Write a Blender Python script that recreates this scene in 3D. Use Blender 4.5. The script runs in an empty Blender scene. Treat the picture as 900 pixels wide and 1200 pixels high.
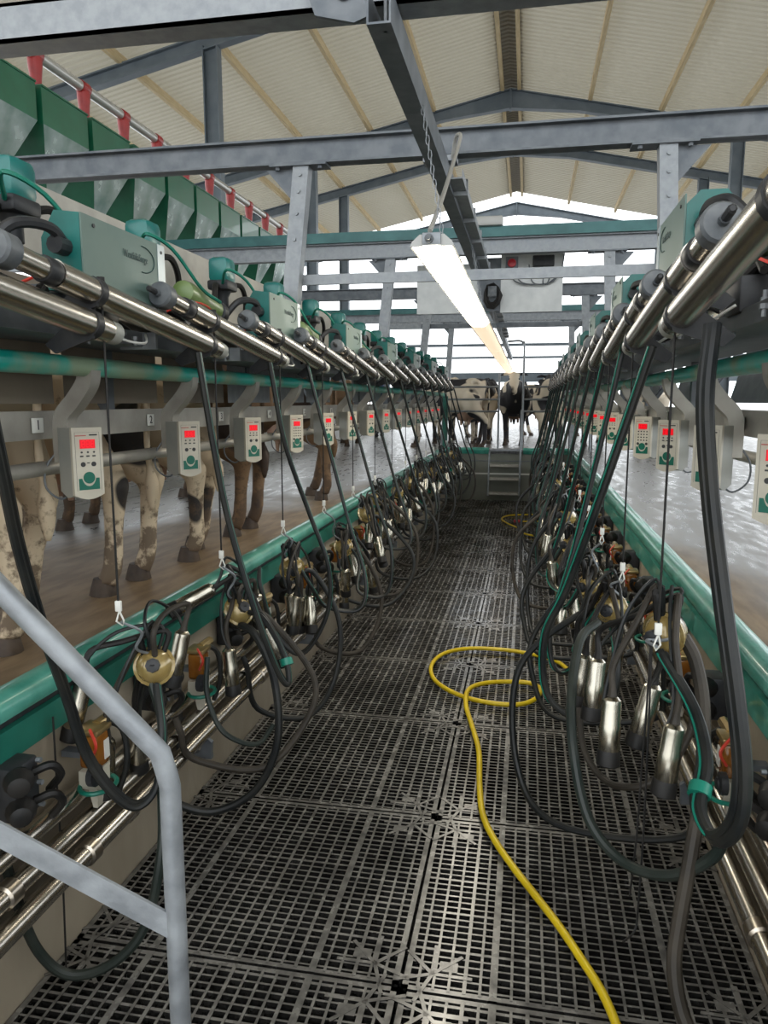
import bpy, bmesh, math, random
from mathutils import Vector, Matrix, Euler
random.seed(7)
PI = math.pi
EY = 1.84
col = bpy.context.scene.collection
# ------------------------------------------------------------------ camera
F = 870.0
pitch = math.atan(130 / F)
yaw = math.atan(168 * math.cos(pitch) / F)
cd = bpy.data.cameras.new('camera'); cam = bpy.data.objects.new('camera', cd); col.objects.link(cam)
cam.location = (0, 0, EY); cam.rotation_euler = (PI / 2 - pitch, 0, yaw)
cd.sensor_fit = 'VERTICAL'; cd.sensor_height = 36; cd.lens = F / 1200 * 36; cd.clip_start = .02; cd.clip_end = 500
bpy.context.scene.camera = cam
RM = cam.rotation_euler.to_matrix()
def ray(px, py):
    return RM @ Vector(((px - 450) / F, -(py - 600) / F, -1))
def atY(px, py, Y):                       # world point seen at a pixel, at distance Y down the parlour
    d = ray(px, py); t = Y / d.y; return Vector((d.x * t, Y, EY + d.z * t))
def atZ(px, py, z):
    d = ray(px, py); t = (z - EY) / d.z; return Vector((d.x * t, d.y * t, z))
# ------------------------------------------------------------------ materials
def nt(name):
    m = bpy.data.materials.new(name); m.use_nodes = True
    return m, m.node_tree.nodes, m.node_tree.links, m.node_tree.nodes['Principled BSDF']
def mat(name, c, rough=.5, metal=0, c2=None, scale=8, rough2=None, bump=0, bscale=60, trans=0, emis=None, es=0, detail=4, lo=.35, hi=.65, spec=None, stretch=None, coat=0, world=False):
    m, N, L, b = nt(name)
    b.inputs['Base Color'].default_value = (*c, 1); b.inputs['Roughness'].default_value = rough; b.inputs['Metallic'].default_value = metal
    if trans: b.inputs['Transmission Weight'].default_value = trans
    if coat: b.inputs['Coat Weight'].default_value = coat
    if spec is not None: b.inputs['Specular IOR Level'].default_value = spec
    if emis: b.inputs['Emission Color'].default_value = (*emis, 1); b.inputs['Emission Strength'].default_value = es
    if c2 or rough2 or bump:
        tc = N.new('ShaderNodeTexCoord'); mp = N.new('ShaderNodeMapping')
        if world:
            g = N.new('ShaderNodeNewGeometry'); L.new(g.outputs['Position'], mp.inputs['Vector'])
        else: L.new(tc.outputs['Object'], mp.inputs['Vector'])
        if stretch: mp.inputs['Scale'].default_value = stretch
    if c2 or rough2:
        n = N.new('ShaderNodeTexNoise'); n.inputs['Scale'].default_value = scale; n.inputs['Detail'].default_value = detail
        L.new(mp.outputs[0], n.inputs['Vector'])
        r = N.new('ShaderNodeMapRange'); r.inputs['From Min'].default_value = lo; r.inputs['From Max'].default_value = hi
        L.new(n.outputs['Fac'], r.inputs['Value'])
        if c2:
            x = N.new('ShaderNodeMix'); x.data_type = 'RGBA'; x.inputs[6].default_value = (*c, 1); x.inputs[7].default_value = (*c2, 1)
            L.new(r.outputs[0], x.inputs[0]); L.new(x.outputs[2], b.inputs['Base Color'])
        if rough2 is not None:
            q = N.new('ShaderNodeMapRange'); q.inputs['To Min'].default_value = rough; q.inputs['To Max'].default_value = rough2
            L.new(r.outputs[0], q.inputs['Value']); L.new(q.outputs[0], b.inputs['Roughness'])
    if bump:
        n2 = N.new('ShaderNodeTexNoise'); n2.inputs['Scale'].default_value = bscale; n2.inputs['Detail'].default_value = 5
        L.new(mp.outputs[0], n2.inputs['Vector'])
        bp = N.new('ShaderNodeBump'); bp.inputs['Strength'].default_value = bump; bp.inputs['Distance'].default_value = .01
        L.new(n2.outputs['Fac'], bp.inputs['Height']); L.new(bp.outputs[0], b.inputs['Normal'])
    return m
M = {}
M['galv'] = mat('galvanised_steel', (.22, .235, .25), .42, .5, (.32, .34, .355), 16, .6, .08, 90)
M['galv_dark'] = mat('dark_galvanised_steel', (.11, .125, .14), .5, .5, (.19, .205, .22), 9, .6)
M['sheet'] = mat('bright_sheet_metal', (.42, .43, .42), .4, .35, (.56, .57, .55), 5, .5)
M['galv_warm'] = mat('warm_galvanised_steel', (.32, .30, .26), .42, .4, (.44, .42, .37), 7, .6, .06, 60)
M['frame_paint'] = mat('painted_frame_steel', (.10, .125, .145), .5, .25, (.14, .165, .185), 3)
M['stainless'] = mat('stainless_steel', (.50, .46, .40), .26, 1, (.56, .52, .46), 3)
M['stainless_warm'] = mat('stained_stainless', (.42, .37, .30), .28, 1, (.50, .45, .38), 3)
M['cup'] = mat('teat_cup_steel', (.38, .355, .29), .26, 1, (.45, .42, .35), 3)
M['rubber'] = mat('black_rubber', (.008, .008, .008), .45, 0, (.018, .016, .014), 12, .6, spec=.3)
M['rubber_brown'] = mat('dusty_rubber', (.025, .021, .016), .5, 0, (.055, .046, .035), 10, .65, spec=.3)
M['hose'] = mat('black_hose', (.007, .009, .010), .4, 0, (.020, .020, .017), 8, .5, spec=.35)
M['hose_green'] = mat('grey_green_hose', (.012, .019, .016), .4, 0, (.028, .034, .028), 8, .5, spec=.35)
M['stripe'] = mat('green_tube', (.004, .15, .10), .4, 0, (.008, .20, .135), 10)
M['stripe_dull'] = mat('dull_green_tube', (.012, .075, .06), .45, 0, (.02, .10, .08), 10)
M['teal'] = mat('teal_paint', (.003, .10, .085), .35, .05, (.008, .15, .13), 6, .5, coat=.2)
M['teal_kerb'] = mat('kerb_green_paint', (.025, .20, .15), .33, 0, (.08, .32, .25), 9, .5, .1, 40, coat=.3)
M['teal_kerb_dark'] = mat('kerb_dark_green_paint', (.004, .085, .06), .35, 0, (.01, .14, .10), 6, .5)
M['teal_rail'] = mat('worn_green_rail', (.01, .42, .34), .28, .0, (.30, .40, .26), 5, .45, lo=.45, hi=.65)
M['teal_faded'] = mat('faded_teal_cover', (.075, .14, .12), .4, .1, (.14, .20, .17), 4, .55)
M['teal_cap'] = mat('teal_plastic_cap', (.003, .12, .11), .28, 0, (.012, .17, .15), 7)
M['olive'] = mat('olive_green_filter', (.13, .20, .06), .35, 0, (.19, .26, .10), 6)
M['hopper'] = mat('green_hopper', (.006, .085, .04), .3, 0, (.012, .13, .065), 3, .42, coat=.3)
M['hopper_front'] = mat('painted_sheen_hopper_front', (.26, .36, .32), .18, .45, (.50, .58, .55), 4, .3, spec=.8)  # glossy green front made pale: its bright reflection is put into the colour
M['red_tube'] = mat('red_plastic', (.24, .012, .012), .45, 0, (.32, .02, .018), 10)
M['pipe_grey'] = mat('grey_feed_pipe', (.42, .41, .38), .3, .3)
M['grey_plastic'] = mat('grey_plastic', (.075, .085, .095), .45, 0, (.14, .15, .155), 20)
M['dark_plastic'] = mat('dark_plastic', (.018, .02, .023), .45, 0, (.035, .035, .036), 20, spec=.35)
M['beige'] = mat('beige_box_plastic', (.50, .46, .37), .45, 0, (.60, .56, .46), 6, .5)
M['beige_side'] = mat('grey_box_side', (.30, .31, .28), .5, 0, (.36, .36, .32), 6)
M['panel'] = mat('cream_panel', (.60, .56, .46), .4)
M['red_led'] = mat('red_display', (.45, .0, .01), .3, emis=(1, .0, .01), es=.35)
M['red_seg'] = mat('red_display_digit', (.55, .0, .01), .3, emis=(1, .01, .02), es=.5)
M['badge'] = mat('green_badge', (.005, .13, .085), .4)
M['ink'] = mat('dark_print', (.04, .04, .04), .5)
M['ink_red'] = mat('red_print', (.45, .08, .07), .5)
M['white'] = mat('white_plate', (.75, .74, .68), .4)
M['amber'] = mat('amber_glass', (.42, .17, .03), .12, 0, (.30, .10, .015), 14, trans=.35)
M['gold'] = mat('gold_claw_plastic', (.40, .27, .08), .12, .1, (.58, .44, .18), 14, .22, trans=.45, coat=.5)
M['brass'] = mat('brass_fitting', (.50, .36, .16), .3, .8, (.38, .27, .12), 20)
M['yellow'] = mat('yellow_hose', (.85, .62, .02), .35, 0, (.70, .50, .012), 6, .5)
M['wall'] = mat('stained_pit_wall', (.42, .36, .27), .55, 0, (.30, .25, .18), 2.2, .75, .15, 30, stretch=(1, 1, .5))
M['wall_end'] = mat('grey_end_wall', (.15, .16, .13), .55, 0, (.21, .215, .18), 2, .7)
M['wall_white'] = mat('white_block_wall', (.62, .63, .62), .6, 0, (.75, .76, .75), 3)
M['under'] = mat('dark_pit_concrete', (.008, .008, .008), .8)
M['panel_brown'] = mat('dirty_splash_panel', (.15, .115, .08), .4, .1, (.27, .225, .17), 2.5, .6)
M['wood'] = mat('pale_timber', (.52, .40, .22), .7, 0, (.62, .50, .30), 3, stretch=(12, 1, 12))
M['red'] = mat('red_button', (.5, .02, .03), .35)
M['wire_red'] = mat('red_wire', (.6, .05, .03), .4)
M['wire_white'] = mat('white_wire', (.6, .6, .56), .4)
M['lamp_body'] = mat('lamp_housing', (.45, .45, .43), .4)
M['lamp'] = mat('lit_lamp_diffuser', (.9, .88, .8), .4, emis=(1, .93, .78), es=14)
M['lamp_warm'] = mat('warm_lamp_diffuser', (.9, .85, .72), .4, emis=(1, .77, .54), es=.74)
M['hoof'] = mat('muddy_hoof', (.035, .022, .014), .6, 0, (.07, .045, .028), 14)
M['udder'] = mat('pink_udder', (.42, .26, .19), .6, 0, (.34, .22, .15), 8)
M['boot'] = mat('black_boot', (.012, .012, .014), .4)
M['trouser'] = mat('dark_work_trousers', (.02, .025, .035), .8)
M['jacket'] = mat('blue_work_jacket', (.04, .07, .14), .8)
M['skin'] = mat('skin', (.5, .3, .22), .5)
M['hair'] = mat('brown_hair', (.05, .03, .02), .7)
M['outside'] = mat('pale_outside_concrete', (.62, .63, .64), .5, 0, (.75, .75, .76), .6, .7)

# rubber mat: bars, wet and worn
def mk_mat_rubber():
    m, N, L, b = nt('wet_rubber_grid')
    g = N.new('ShaderNodeNewGeometry'); n = N.new('ShaderNodeTexNoise'); n.inputs['Scale'].default_value = 1.6; n.inputs['Detail'].default_value = 6
    L.new(g.outputs['Position'], n.inputs['Vector'])
    n2 = N.new('ShaderNodeTexNoise'); n2.inputs['Scale'].default_value = 22; n2.inputs['Detail'].default_value = 3; L.new(g.outputs['Position'], n2.inputs['Vector'])
    ad = N.new('ShaderNodeMath'); ad.operation = 'ADD'; L.new(n.outputs['Fac'], ad.inputs[0]); L.new(n2.outputs['Fac'], ad.inputs[1])
    r = N.new('ShaderNodeMapRange'); r.inputs['From Min'].default_value = .75; r.inputs['From Max'].default_value = 1.25; L.new(ad.outputs[0], r.inputs['Value'])
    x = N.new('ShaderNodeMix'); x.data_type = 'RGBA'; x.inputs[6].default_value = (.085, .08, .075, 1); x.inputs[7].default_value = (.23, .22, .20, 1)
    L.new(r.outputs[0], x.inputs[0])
    sp = N.new('ShaderNodeSeparateXYZ'); L.new(g.outputs['Normal'], sp.inputs[0]); nz = N.new('ShaderNodeMapRange'); nz.inputs['From Min'].default_value = .5; nz.inputs['From Max'].default_value = .9; nz.inputs['To Min'].default_value = .12; L.new(sp.outputs[2], nz.inputs['Value'])  # bar sides coloured darker than tops: shade of the gaps painted in
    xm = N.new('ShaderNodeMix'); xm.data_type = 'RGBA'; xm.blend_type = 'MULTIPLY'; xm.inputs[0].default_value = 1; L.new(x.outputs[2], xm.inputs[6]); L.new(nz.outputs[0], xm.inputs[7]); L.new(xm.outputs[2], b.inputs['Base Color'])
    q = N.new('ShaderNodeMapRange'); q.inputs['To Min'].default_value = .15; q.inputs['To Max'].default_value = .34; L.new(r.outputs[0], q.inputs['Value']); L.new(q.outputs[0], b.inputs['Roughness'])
    b.inputs['Specular IOR Level'].default_value = .7
    return m
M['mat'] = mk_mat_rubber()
# cow platform: brown dung film near, wet grey further
def mk_platform():
    m, N, L, b = nt('wet_platform_concrete')
    g = N.new('ShaderNodeNewGeometry'); s = N.new('ShaderNodeSeparateXYZ'); L.new(g.outputs['Position'], s.inputs[0])
    n = N.new('ShaderNodeTexNoise'); n.inputs['Scale'].default_value = .9; n.inputs['Detail'].default_value = 5; L.new(g.outputs['Position'], n.inputs['Vector'])
    # x distance from the pit centre widens the dry strip near the kerb
    ax = N.new('ShaderNodeMath'); ax.operation = 'ADD'; ax.inputs[1].default_value = .37; L.new(s.outputs[0], ax.inputs[0])
    ab = N.new('ShaderNodeMath'); ab.operation = 'ABSOLUTE'; L.new(ax.outputs[0], ab.inputs[0])
    my = N.new('ShaderNodeMath'); my.operation = 'MULTIPLY'; my.inputs[1].default_value = .30; L.new(s.outputs[1], my.inputs[0])
    a1 = N.new('ShaderNodeMath'); a1.operation = 'ADD'; L.new(ab.outputs[0], a1.inputs[0]); L.new(my.outputs[0], a1.inputs[1])
    lf = N.new('ShaderNodeMath'); lf.operation = 'LESS_THAN'; lf.inputs[1].default_value = 0; L.new(s.outputs[0], lf.inputs[0])
    ls = N.new('ShaderNodeMath'); ls.operation = 'MULTIPLY_ADD'; ls.inputs[1].default_value = -1.1; L.new(lf.outputs[0], ls.inputs[0]); L.new(a1.outputs[0], ls.inputs[2]); a1 = ls
    nm = N.new('ShaderNodeMath'); nm.operation = 'MULTIPLY_ADD'; nm.inputs[1].default_value = 1.5; L.new(n.outputs['Fac'], nm.inputs[0]); L.new(a1.outputs[0], nm.inputs[2])
    r = N.new('ShaderNodeMapRange'); r.inputs['From Min'].default_value = 3.15; r.inputs['From Max'].default_value = 3.7; L.new(nm.outputs[0], r.inputs['Value'])
    mp = N.new('ShaderNodeMapping'); mp.inputs['Scale'].default_value = (5, 1.2, 1); L.new(g.outputs['Position'], mp.inputs['Vector'])
    n2 = N.new('ShaderNodeTexNoise'); n2.inputs['Scale'].default_value = 3; n2.inputs['Detail'].default_value = 7; L.new(mp.outputs[0], n2.inputs['Vector'])
    rr = N.new('ShaderNodeMapRange'); rr.inputs['From Min'].default_value = .38; rr.inputs['From Max'].default_value = .64; L.new(n2.outputs['Fac'], rr.inputs['Value'])
    br = N.new('ShaderNodeMix'); br.data_type = 'RGBA'; br.inputs[6].default_value = (.15, .10, .055, 1); br.inputs[7].default_value = (.24, .17, .10, 1); L.new(rr.outputs[0], br.inputs[0])
    gr = N.new('ShaderNodeMix'); gr.data_type = 'RGBA'; gr.inputs[6].default_value = (.10, .10, .10, 1); gr.inputs[7].default_value = (.24, .235, .23, 1); L.new(rr.outputs[0], gr.inputs[0])
    x = N.new('ShaderNodeMix'); x.data_type = 'RGBA'; L.new(r.outputs[0], x.inputs[0]); L.new(br.outputs[2], x.inputs[6]); L.new(gr.outputs[2], x.inputs[7])
    L.new(x.outputs[2], b.inputs['Base Color'])
    ro = N.new('ShaderNodeMath'); ro.operation = 'MULTIPLY_ADD'; ro.inputs[1].default_value = .18; ro.inputs[2].default_value = .26; L.new(rr.outputs[0], ro.inputs[0])
    rx = N.new('ShaderNodeMix'); rx.data_type = 'FLOAT'; rx.inputs[2].default_value = .55; L.new(r.outputs[0], rx.inputs[0]); L.new(ro.outputs[0], rx.inputs[3])
    L.new(rx.outputs[0], b.inputs['Roughness'])
    n3 = N.new('ShaderNodeTexNoise'); n3.inputs['Scale'].default_value = 26; n3.inputs['Detail'].default_value = 5; L.new(g.outputs['Position'], n3.inputs['Vector'])
    bp = N.new('ShaderNodeBump'); bp.inputs['Strength'].default_value = .05; bp.inputs['Distance'].default_value = .012; L.new(n3.outputs['Fac'], bp.inputs['Height'])
    return m
M['platform'] = mk_platform()
# roof sheet: translucent off-white
def mk_roof():
    m, N, L, b = nt('off_white_roof_sheet')
    b.inputs['Roughness'].default_value = .5
    tc = N.new('ShaderNodeNewGeometry'); n = N.new('ShaderNodeTexNoise'); n.inputs['Scale'].default_value = .5; n.inputs['Detail'].default_value = 4; L.new(tc.outputs['Position'], n.inputs['Vector'])
    x = N.new('ShaderNodeMix'); x.data_type = 'RGBA'; x.inputs[6].default_value = (.34, .325, .275, 1); x.inputs[7].default_value = (.40, .385, .335, 1); L.new(n.outputs['Fac'], x.inputs[0]); L.new(x.outputs[2], b.inputs['Base Color'])
    tr = N.new('ShaderNodeBsdfTranslucent'); tr.inputs['Color'].default_value = (.5, .45, .34, 1)
    mx = N.new('ShaderNodeMixShader'); mx.inputs[0].default_value = .16
    L.new(b.outputs[0], mx.inputs[1]); L.new(tr.outputs[0], mx.inputs[2]); L.new(mx.outputs[0], N['Material Output'].inputs['Surface'])
    return m
M['roof'] = mk_roof()
def mk_cow(name, light, dark, th, mud=.55):
    m, N, L, b = nt(name)
    b.inputs['Roughness'].default_value = .7
    tc = N.new('ShaderNodeTexCoord'); oi = N.new('ShaderNodeObjectInfo')
    vm = N.new('ShaderNodeVectorMath'); vm.operation = 'SCALE'; vm.inputs[0].default_value = (17, 31, 23); L.new(oi.outputs['Random'], vm.inputs['Scale'])
    va = N.new('ShaderNodeVectorMath'); L.new(tc.outputs['Object'], va.inputs[0]); L.new(vm.outputs[0], va.inputs[1])
    n = N.new('ShaderNodeTexNoise'); n.inputs['Scale'].default_value = 1.9; n.inputs['Detail'].default_value = 1.5; L.new(va.outputs[0], n.inputs['Vector'])
    r = N.new('ShaderNodeMapRange'); r.inputs['From Min'].default_value = th; r.inputs['From Max'].default_value = th + .02; L.new(n.outputs['Fac'], r.inputs['Value'])
    s = N.new('ShaderNodeSeparateXYZ'); L.new(tc.outputs['Object'], s.inputs[0])
    n2 = N.new('ShaderNodeTexNoise'); n2.inputs['Scale'].default_value = 13; n2.inputs['Detail'].default_value = 6; n2.inputs['Roughness'].default_value = .65; L.new(va.outputs[0], n2.inputs['Vector'])
    x = N.new('ShaderNodeMix'); x.data_type = 'RGBA'; x.inputs[6].default_value = (*light, 1); x.inputs[7].default_value = (*dark, 1); L.new(r.outputs[0], x.inputs[0])
    # mud: stronger towards the hooves
    h = N.new('ShaderNodeMapRange'); h.inputs['From Min'].default_value = .75; h.inputs['From Max'].default_value = .0; h.inputs['To Min'].default_value = -.10; h.inputs['To Max'].default_value = .22; L.new(s.outputs[2], h.inputs['Value'])
    ad = N.new('ShaderNodeMath'); ad.operation = 'ADD'; L.new(n2.outputs['Fac'], ad.inputs[0]); L.new(h.outputs[0], ad.inputs[1])
    mr = N.new('ShaderNodeMapRange'); mr.inputs['From Min'].default_value = mud; mr.inputs['From Max'].default_value = mud + .12; mr.inputs['To Max'].default_value = .85; L.new(ad.outputs[0], mr.inputs['Value'])
    y = N.new('ShaderNodeMix'); y.data_type = 'RGBA'; y.inputs[7].default_value = (.075, .045, .025, 1); L.new(mr.outputs[0], y.inputs[0]); L.new(x.outputs[2], y.inputs[6])
    L.new(y.outputs[2], b.inputs['Base Color'])
    return m
M['cow_pied'] = mk_cow('cream_and_black_hide', (.56, .45, .31), (.02, .016, .013), .60, .535)
M['cow_far'] = mk_cow('black_and_white_hide', (.66, .58, .46), (.018, .018, .022), .49, .62)
M['cow_brown'] = mk_cow('brown_hide', (.17, .10, .05), (.05, .03, .02), .55, .55)

# ------------------------------------------------------------------ mesh builder
class MB:
    def __init__(s): s.v = []; s.f = []
    def add(s, vs, fs, mx=None):
        o = len(s.v)
        s.v += [(mx @ Vector(v)) if mx else Vector(v) for v in vs]
        s.f += [tuple(i + o for i in f) for f in fs]
        return s
    def box(s, x0, x1, y0, y1, z0, z1, mx=None):
        vs = [(x, y, z) for x in (x0, x1) for y in (y0, y1) for z in (z0, z1)]
        return s.add(vs, [(0, 1, 3, 2), (4, 6, 7, 5), (0, 4, 5, 1), (2, 3, 7, 6), (0, 2, 6, 4), (1, 5, 7, 3)], mx)
    def rbox(s, cx, cy, cz, sx, sy, sz, b=.005, mx=None):
        bm = bmesh.new(); bmesh.ops.create_cube(bm, size=1)
        for v in bm.verts: v.co = Vector((v.co.x * sx + cx, v.co.y * sy + cy, v.co.z * sz + cz))
        bmesh.ops.bevel(bm, geom=bm.edges[:], offset=b, segments=2, affect='EDGES', profile=.5)
        bm.verts.index_update()
        s.add([v.co.copy() for v in bm.verts], [tuple(v.index for v in f.verts) for f in bm.faces], mx); bm.free(); return s
    def prism(s, poly, axis, a, b):     # poly in the two other axes, extruded along axis
        n = len(poly); vs = []
        for t in (a, b):
            for p, q in poly:
                vs.append({'x': (t, p, q), 'y': (p, t, q), 'z': (p, q, t)}[axis])
        fs = [tuple(range(n))[::-1], tuple(range(n, 2 * n))] + [(i, (i + 1) % n, n + (i + 1) % n, n + i) for i in range(n)]
        return s.add(vs, fs)
    def tube(s, pts, r, seg=10, cap=True, ell=None):
        pts = [Vector(p) for p in pts]; n = len(pts)
        rs = r if isinstance(r, (list, tuple)) else [r] * n
        T = [(pts[min(i + 1, n - 1)] - pts[max(i - 1, 0)]).normalized() for i in range(n)]
        up = Vector((0, 0, 1)) if abs(T[0].z) < .9 else Vector((1, 0, 0))
        u = T[0].cross(up).normalized(); vs = []
        for i in range(n):
            u = (u - T[i] * u.dot(T[i])).normalized(); w = T[i].cross(u)
            for k in range(seg):
                a = 2 * PI * k / seg; e = ell or (1, 1)
                vs.append(pts[i] + (u * math.cos(a) * e[0] + w * math.sin(a) * e[1]) * rs[i])
        fs = [(i * seg + k, i * seg + (k + 1) % seg, (i + 1) * seg + (k + 1) % seg, (i + 1) * seg + k) for i in range(n - 1) for k in range(seg)]
        if cap: fs += [tuple(range(seg))[::-1], tuple((n - 1) * seg + k for k in range(seg))]
        return s.add(vs, fs)
    def lathe(s, prof, p0, axis, seg=16):   # prof: (radius, distance along axis)
        ax = Vector(axis).normalized(); up = Vector((0, 0, 1)) if abs(ax.z) < .9 else Vector((1, 0, 0))
        u = ax.cross(up).normalized(); w = ax.cross(u); p0 = Vector(p0); vs = []
        for r, t in prof:
            for k in range(seg):
                a = 2 * PI * k / seg; vs.append(p0 + ax * t + (u * math.cos(a) + w * math.sin(a)) * max(r, 1e-4))
        n = len(prof)
        fs = [(i * seg + k, i * seg + (k + 1) % seg, (i + 1) * seg + (k + 1) % seg, (i + 1) * seg + k) for i in range(n - 1) for k in range(seg)]
        fs += [tuple(range(seg))[::-1], tuple((n - 1) * seg + k for k in range(seg))]
        return s.add(vs, fs)
    def mesh(s, name, m, ang=35):
        me = bpy.data.meshes.new(name); me.from_pydata([tuple(v) for v in s.v], [], s.f)
        bm = bmesh.new(); bm.from_mesh(me); bmesh.ops.recalc_face_normals(bm, faces=bm.faces[:]); bm.to_mesh(me); bm.free()
        me.polygons.foreach_set('use_smooth', [True] * len(me.polygons))
        me.set_sharp_from_angle(angle=math.radians(ang)); me.materials.append(m); me.update()
        return me
    def build(s, name, m, parent=None, ang=35):
        return link(name, s.mesh(name, m, ang), parent)
def link(name, me, parent=None):
    o = bpy.data.objects.new(name, me); col.objects.link(o)
    if parent: o.parent = parent
    return o
def thing(name, label, cat, loc=(0, 0, 0), rz=0, group=None):
    o = bpy.data.objects.new(name, None); col.objects.link(o); o.empty_display_size = .1
    o.location = loc; o.rotation_euler = (0, 0, rz); return tag(o, label, cat, group)
def tag(o, label, cat, group=None):
    o['label'] = label; o['category'] = cat
    if group: o['group'] = group
    return o
def struct(name, mb, m, parent=None):
    o = mb.build(name, m, parent)
    if not parent: o['kind'] = 'structure'
    return o
def copyt(root, loc, rz=None):
    r = root.copy(); col.objects.link(r); r.location = loc
    if rz is not None: r.rotation_euler = (0, 0, rz)
    for ch in list(root.children):
        c = ch.copy(); col.objects.link(c); c.parent = r
        for g in list(ch.children):
            d = g.copy(); col.objects.link(d); d.parent = c
    return r
def smooth(pts, k=6):        # Catmull-Rom through points
    P = [Vector(p) for p in pts]; P = [P[0] * 2 - P[1]] + P + [P[-1] * 2 - P[-2]]; out = []
    for i in range(1, len(P) - 2):
        a, b, c, d = P[i - 1:i + 3]
        for j in range(k):
            t = j / k
            out.append(.5 * ((2 * b) + (c - a) * t + (2 * a - 5 * b + 4 * c - d) * t * t + (3 * b - a - 3 * c + d) * t ** 3))
    out.append(P[-2]); return out
def arc(a, b, n=12, sag=.1, off=(0, 0, 0)):
    a, b, off = Vector(a), Vector(b), Vector(off)
    return [a.lerp(b, t) + off * (4 * t * (1 - t)) - Vector((0, 0, sag * 4 * t * (1 - t))) for t in [i / n for i in range(n + 1)]]
ORD = ['nearest', 'second', 'third', 'fourth', 'fifth', 'sixth', 'seventh', 'eighth', 'ninth', 'tenth', 'eleventh', 'twelfth', 'thirteenth', 'fourteenth', 'fifteenth', 'sixteenth', 'seventeenth']
def nth(k, what, side): return ('%s %s on the %s side' % (ORD[k], what, side))
txtcache = {}
def text(name, s, size, m, parent, loc, rot, sx=1):
    key = (s, size, m.name)
    if key not in txtcache:
        c = bpy.data.curves.new('lettering', 'FONT'); c.body = s; c.size = size; c.extrude = .0006; c.align_x = 'CENTER'; c.align_y = 'CENTER'; c.resolution_u = 3
        t = bpy.data.objects.new('tmp', c); col.objects.link(t); bpy.context.view_layer.update()
        me = bpy.data.meshes.new_from_object(t.evaluated_get(bpy.context.evaluated_depsgraph_get())); bpy.data.objects.remove(t)
        me.materials.clear(); me.materials.append(m); txtcache[key] = me
    o = link(name, txtcache[key], parent); o.location = loc; o.rotation_euler = rot; o.scale = (sx, 1, 1); return o
YE = 14.1            # far end of the pit
XL, XR, XC = -1.5, .8, -.35
# ------------------------------------------------------------------ setting
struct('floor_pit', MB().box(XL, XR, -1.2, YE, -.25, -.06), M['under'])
struct('floor_left', MB().box(-14, XL - .02, -1.2, 60, .62, .92), M['platform'])
struct('floor_right', MB().box(XR + .02, 14, -1.2, 60, .62, .92), M['platform'])
struct('floor_end', MB().box(XL - .02, XR + .02, YE + .06, 60, .62, .92), M['platform'])
struct('ground', MB().box(-90, -13.9, -40, 160, .3, .6), M['outside'])
struct('ground_right', MB().box(13.9, 90, -40, 160, .3, .6), M['outside'])
struct('ground_far', MB().box(-13.9, 13.9, 59.9, 160, .3, .6), M['outside'])
struct('floor_behind', MB().box(-13.9, 13.9, -12, -1.2, .6, .92), M['platform'])
struct('wall_left', MB().box(XL - .10, XL, -1.2, YE, -.06, .88), M['wall'])
struct('wall_right', MB().box(XR, XR + .10, -1.2, YE, -.06, .88), M['wall'])
we = struct('wall_end', MB().box(XL, XR, YE, YE + .1, -.06, .86), M['wall_end'])
struct('trim_1', MB().box(XL, XR, YE - .012, YE - .002, .47, .50), M['white'])
struct('trim_2', MB().box(XL, XR, YE - .02, YE - .002, .72, .735), M['galv_dark'])
struct('wall_feed', MB().box(-4.75, -4.6, 1, 26, .92, 1.75), M['wall_white'])
def kerb(side):
    s = 1 if side == 'left' else -1; X = XL if s > 0 else XR
    k = thing('kerb_beam', 'green painted steel kerb beam along the %s edge of the pit' % side, 'kerb', (0, 0, 0))
    top = [(X - s * .085, .925), (X - s * .075, .965), (X - s * .045, .985), (X - s * .0, .985), (X + s * .028, .968), (X + s * .038, .94), (X + s * .03, .915), (X - s * .02, .905), (X - s * .08, .905)]
    MB().prism(top, 'y', .8, YE).build('rounded_top', M['teal_kerb'], k, 60)
    MB().box(min(X - s * .02, X + s * .006), max(X - s * .02, X + s * .006), .8, YE, .885, .91).build('shadow_gap', M['dark_plastic'], k)
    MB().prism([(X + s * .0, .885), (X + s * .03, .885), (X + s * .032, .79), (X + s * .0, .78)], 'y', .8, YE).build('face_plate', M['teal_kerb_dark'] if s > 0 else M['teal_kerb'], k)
kerb('left'); kerb('right')
k = MB().prism([(YE - .03, .86), (YE - .05, .93), (YE - .02, .975), (YE + .06, .975), (YE + .09, .93), (YE + .06, .86)], 'x', XL + .04, -.68)
k.prism([(YE - .03, .86), (YE - .05, .93), (YE - .02, .975), (YE + .06, .975), (YE + .09, .93), (YE + .06, .86)], 'x', -.05, XR - .04)
tag(k.build('kerb_beam', M['teal_kerb']), 'green painted kerb beam along the top of the far end wall', 'kerb')
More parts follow.
